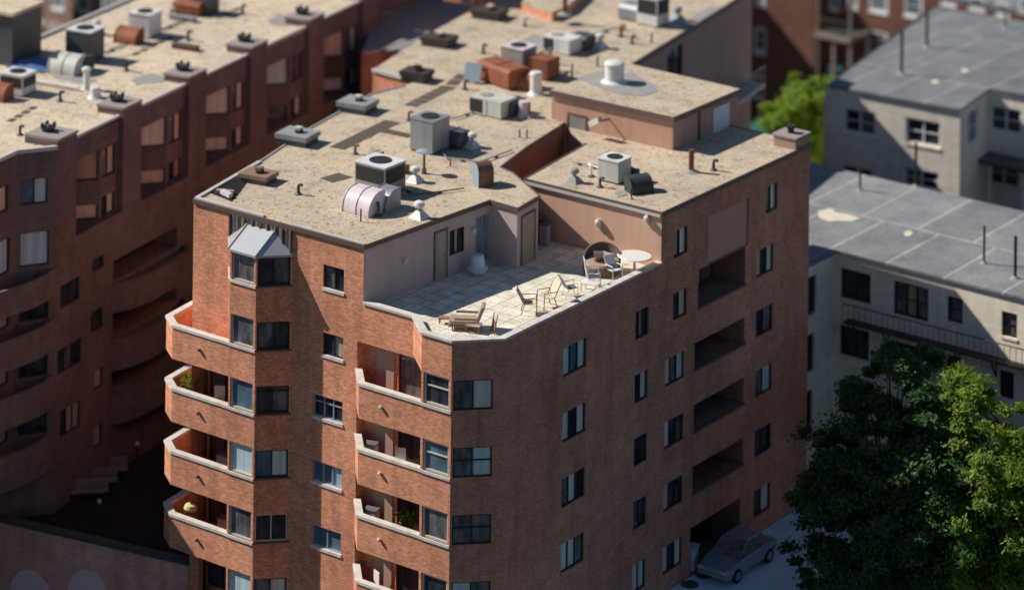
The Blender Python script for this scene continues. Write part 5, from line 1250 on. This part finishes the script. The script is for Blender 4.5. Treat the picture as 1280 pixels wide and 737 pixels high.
# ------------------------------------------------------------------ trees
def tree(label, base, height, crowns, m, nleaf, leaf_s, group=None):
    rnd = random.Random(hash(label) % 999 if False else len(label)*7+3)
    t = thing('broadleaf_tree', label, 'tree', (base[0], base[1], base[2]), 0, group)
    q = MB(); th = height*.35
    pts = [(0, 0, 0), (.1, .05, th*.5), (0, .1, th)]
    q.tube(pts, [.32, .24, .2], 9)
    for (cx_, cy_, cz_, r) in crowns:
        mid = (cx_*.45, cy_*.45, th+(cz_-th)*.4)
        q.tube([(0, .1, th*.92), mid, (cx_, cy_, cz_)], [.17, .11, .03], 6)
        for _ in range(4):
            e = [cx_+rnd.gauss(0, r*.5), cy_+rnd.gauss(0, r*.5), cz_+rnd.gauss(0, r*.4)]; q.tube([mid, e], [.06, .015], 4, cap=False)
    q.build('trunk', M['bark'], t, smooth=True)
    tot = sum(c[3]**2 for c in crowns); q = MB(); vs = []; fs = []
    for (cx_, cy_, cz_, r) in crowns:
        ncl = max(9, int(12*r*r/ (1.6))); per = int(nleaf*r*r/tot/ncl)
        for _ in range(ncl):
            d = Vector((rnd.gauss(0, 1), rnd.gauss(0, 1), rnd.gauss(.25, .9))).normalized()
            rr_ = r*rnd.uniform(.5, 1.25); c = Vector((cx_, cy_, cz_))+Vector((d.x*rr_, d.y*rr_, d.z*rr_*.8))
            cr = rnd.uniform(.22, .62)*max(.8, r/2.2)
            for _k in range(per):
                o = Vector((rnd.gauss(0, 1), rnd.gauss(0, 1), rnd.gauss(0, .55)))*cr*.62; pz = c+o
                nrm = (d*.8+Vector((rnd.gauss(0, .5), rnd.gauss(0, .5), rnd.gauss(.5, .5)))).normalized(); u = nrm.orthogonal().normalized(); v = nrm.cross(u); a = rnd.uniform(0, 6.28)
                u2 = u*math.cos(a)+v*math.sin(a); v2 = nrm.cross(u2); s = leaf_s*rnd.uniform(.6, 1.25)
                k0 = len(vs); vs += [pz-u2*s, pz+v2*s*.45+nrm*s*.1, pz+u2*s, pz-v2*s*.45+nrm*s*.1]; fs.append((k0, k0+1, k0+2, k0+3))
    q.add(vs, fs); q.build('crown', M[m], t)
    return t
def crown_at(base, items):
    out = []
    for px, py, z, r in items:
        x, y = at(px, py, z); out.append((x-base[0], y-base[1], z-base[2], r))
    return out
bs = (9.2, 20.8, 0)
tree('big dark green tree filling the lower right corner beside the alley', bs, 11, crown_at(bs, [(1112, 462, 9.6, 1.3), (1150, 452, 9.6, 1.0), (1066, 492, 8.4, .9), (1090, 520, 8.2, 1.4), (1140, 505, 9.0, 1.7), (1045, 566, 6.5, 1.5), (1110, 565, 7.2, 2.2), (1165, 550, 7.8, 1.9),
    (1035, 615, 4.8, 1.8), (1080, 640, 4.6, 2.3), (1140, 620, 5.6, 2.5), (1185, 600, 6.5, 2.2), (1030, 712, 2.6, 1.7), (1075, 715, 2.6, 2.2), (1130, 690, 3.6, 2.6), (1190, 670, 4.2, 2.4),]), 'leaf', 95000, .135)
bs = (14.8, 22.5, 0)  # added second tree for the big tree's sunlit half, sunlight in its leaf colour
tree('sunlit yellow green tree at the right edge, beyond the dark one', bs, 10, crown_at(bs, [(1200, 505, 9.0, 1.5), (1225, 540, 8.4, 1.8), (1255, 580, 7.6, 1.9), (1275, 625, 6.0, 2.0), (1240, 640, 5.6, 2.0), (1270, 700, 3.6, 2.2), (1220, 720, 2.6, 2.2), (1195, 480, 9.6, .9)]), 'leaf_sun', 45000, .135)
bs = (*at(1000, 172, 2), 0)
tree('bright yellow green tree between the brick block and the grey roof', bs, 9, crown_at(bs, [(1000, 125, 9.0, 1.5), (985, 150, 7.6, 1.6), (1012, 148, 7.8, 1.6), (998, 172, 6.0, 1.8), (1020, 178, 5.2, 1.6), (985, 185, 4.6, 1.6), (1015, 118, 9.4, 1.0)]), 'leaf_bright', 34000, .14)
bs = (8.0, 30.0-1.3, 0)


# ------------------------------------------------------------------ roof conduits and balcony clutter
def conduit(pts, z, label, r=.035, m='grey_metal'):
    P_ = [at(x, y, z) for x, y in pts]; t = thing('roof_conduit', label, 'pipe', (P_[0][0], P_[0][1], z), 0, 'pipes lying on the roofs')
    q = MB(); q.tube([(x-P_[0][0], y-P_[0][1], .1) for x, y in P_], r, 6); q.build('pipe', M[m], t)
    for (x, y), (x2, y2) in zip(P_, P_[1:]):
        n = max(1, int(math.hypot(x2-x, y2-y)/1.4))
        for k in range(n):
            u = (k+.5)/n; q = MB(); q.box(-.1, .1, -.05, .05, 0, .09, 0, .5); q.build('support_block', M['pad'], t, (x+(x2-x)*u-P_[0][0], y+(y2-y)*u-P_[0][1], 0))
conduit([(552, 190), (558, 200), (600, 205), (640, 190)], RZ, 'thin pipe from the tall grey air conditioner toward the gap edge')
conduit([(502, 236), (520, 246), (580, 238)], RZ, 'thin pipe running right from the large grey air conditioner', .03, 'rust_brown')
conduit([(598, 140), (570, 150), (540, 152)], RZ, 'thin pipe between the low white unit and the tall grey unit', .035)
conduit([(690, 62), (660, 75), (640, 80)], RZ, 'thin pipe from the far low white unit to the rusty duct', .04, 'rust_brown')
conduit([(716, 92), (700, 92), (688, 98)], RZ, 'thin pipe between the penthouse and the rust topped box', .04)
conduit([(752, 214), (735, 208), (715, 205)], Z2, 'thin pipe left of the right wing air conditioner', .03)
conduit([(790, 40), (770, 36), (745, 44), (730, 52)], RZ, 'thin pipe before the tall white tower', .04)
conduit([(130, 68), (150, 60), (165, 50)], RZ, 'thin pipe between the two tall units on the left roof', .05)
conduit([(200, 40), (225, 30), (240, 20)], RZ, 'thin pipe toward the long rusty duct on the left roof', .05, 'rust_brown')
def on_balcony(px, py, z, kind, label, rot=0, m='plastic'):
    x, y = at(px, py, z)
    if kind == 'chair':
        t = thing('balcony_chair', label, 'chair', (x, y, z), rot, 'things on the balconies')
        q = MB(); q.box(-.24, .24, -.24, .24, .4, .45); q.build('seat', M[m], t); q = MB(); q.box(-.24, .24, .22, .27, .46, 1.0); q.build('backrest', M[m], t)
        for sx, sy in ((-1, -1), (1, -1), (1, 1), (-1, 1)): q = MB(); q.box(sx*.2-.02, sx*.2+.02, sy*.2-.02, sy*.2+.02, 0, .4); q.build('leg', M[m], t)
    elif kind == 'plant':
        t = thing('potted_plant', label, 'potted plant', (x, y, z), rot, 'things on the balconies')
        q = MB(); q.lathe([(.14, 0), (.2, .32), (.21, .36)], (0, 0, 0), 12); q.build('pot', M['rust'], t)
        q = MB()
        for _ in range(260):
            d = Vector((random.gauss(0, .2), random.gauss(0, .2), .72+random.gauss(0, .24))); u = Vector((random.gauss(0, 1), random.gauss(0, 1), random.gauss(0, 1))).normalized()*.09; v = u.orthogonal()*.5
            q.quad(d-u, d+v, d+u, d-v)
        q.build('foliage', M['leaf_sun'], t)
    elif kind == 'ball':
        t = thing('round_cushion', label, 'cushion', (x, y, z), rot, 'things on the balconies')
        q = MB(); q.lathe([(.05, 0), (.26, .06), (.32, .2), (.26, .34), (.05, .4)], (0, 0, .75), 14); q.build('cushion', M['yellow'], t, smooth=True)
        q = MB(); q.lathe([(.22, 0), (.22, .74)], (0, 0, 0), 12); q.build('stool', M['wood_brown'], t)
    else:
        t = thing('balcony_box', label, 'box', (x, y, z), rot, 'things on the balconies')
        q = MB(); q.box(-.3, .3, -.2, .2, 0, .85); q.build('body', M[m], t, bevel=.02); q = MB(); q.box(-.32, .32, -.22, .22, .85, .9); q.build('lid', M['slate'], t)
FL = [z-1.05 for z in LED]
for (x, y, k, kind, label, rot, m) in (
    (-15.6, 1.3, 3, 'ball', 'yellow green round cushion on a stool, lowest visible left balcony', 0, 'yellow'),
    (-14.2, 1.5, 1, 'chair', 'white chair on the second left balcony from the top', .5, 'plastic'),
    (-15.9, 1.6, 1, 'plant', 'potted plant in the corner of the second left balcony from the top', 0, ''),
    (-13.9, 1.6, 2, 'box', 'grey box on the third left balcony from the top', .1, 'bluegrey'),
    (-13.8, 1.6, 3, 'box', 'pale box on the lowest visible left balcony', .2, 'patch'),
    (-5.2, 1.15, 1, 'box', 'white box at the left end of the second corner balcony', .3, 'white'),
    (-3.6, 1.1, 1, 'chair', 'white chair on the second corner balcony from the top', .4, 'plastic'),
    (-5.1, 1.15, 2, 'box', 'pale box at the left end of the third corner balcony', .2, 'offwhite'),
    (-3.2, 1.1, 2, 'plant', 'potted plant on the third corner balcony from the top', 0, ''),
    (-5.0, 1.1, 3, 'chair', 'white chair on the lowest visible corner balcony', -.4, 'plastic')):
    px_, py_ = 0, 0
    at_ = at; at = lambda a, b, c, X=x, Y=y: (X, Y)
    on_balcony(0, 0, FL[k], kind, label, rot, m); at = at_

# ------------------------------------------------------------------ light
w = bpy.data.worlds.new("World"); sc.world = w; w.use_nodes = True
nt = w.node_tree; bg = nt.nodes['Background']; bg.inputs['Strength'].default_value = .060
sk = nt.nodes.new('ShaderNodeTexSky'); sk.sky_type = 'NISHITA'; sk.sun_disc = False; sk.ozone_density = 4.5; sk.dust_density = .3
SD = Vector((-.934*math.cos(R(39.5)), -.357*math.cos(R(39.5)), math.sin(R(39.5))))
sk.sun_elevation = R(39.5); sk.sun_rotation = math.atan2(SD.x, SD.y)
nt.links.new(sk.outputs[0], bg.inputs['Color'])
sl = bpy.data.lights.new('sun', 'SUN'); sl.energy = 5.0; sl.angle = R(.5); sl.color = (1.0, .95, .87)
so = bpy.data.objects.new('sun', sl); COL.objects.link(so); so.rotation_euler = SD.to_track_quat('Z', 'Y').to_euler()
sc.view_settings.view_transform = 'Standard'; sc.view_settings.look = 'None'; sc.view_settings.exposure = 0
sc.render.engine = 'CYCLES'; sc.cycles.use_denoising = True; sc.cycles.max_bounces = 6
try: sc.cycles.denoiser = 'OPENIMAGEDENOISE'
except Exception: pass
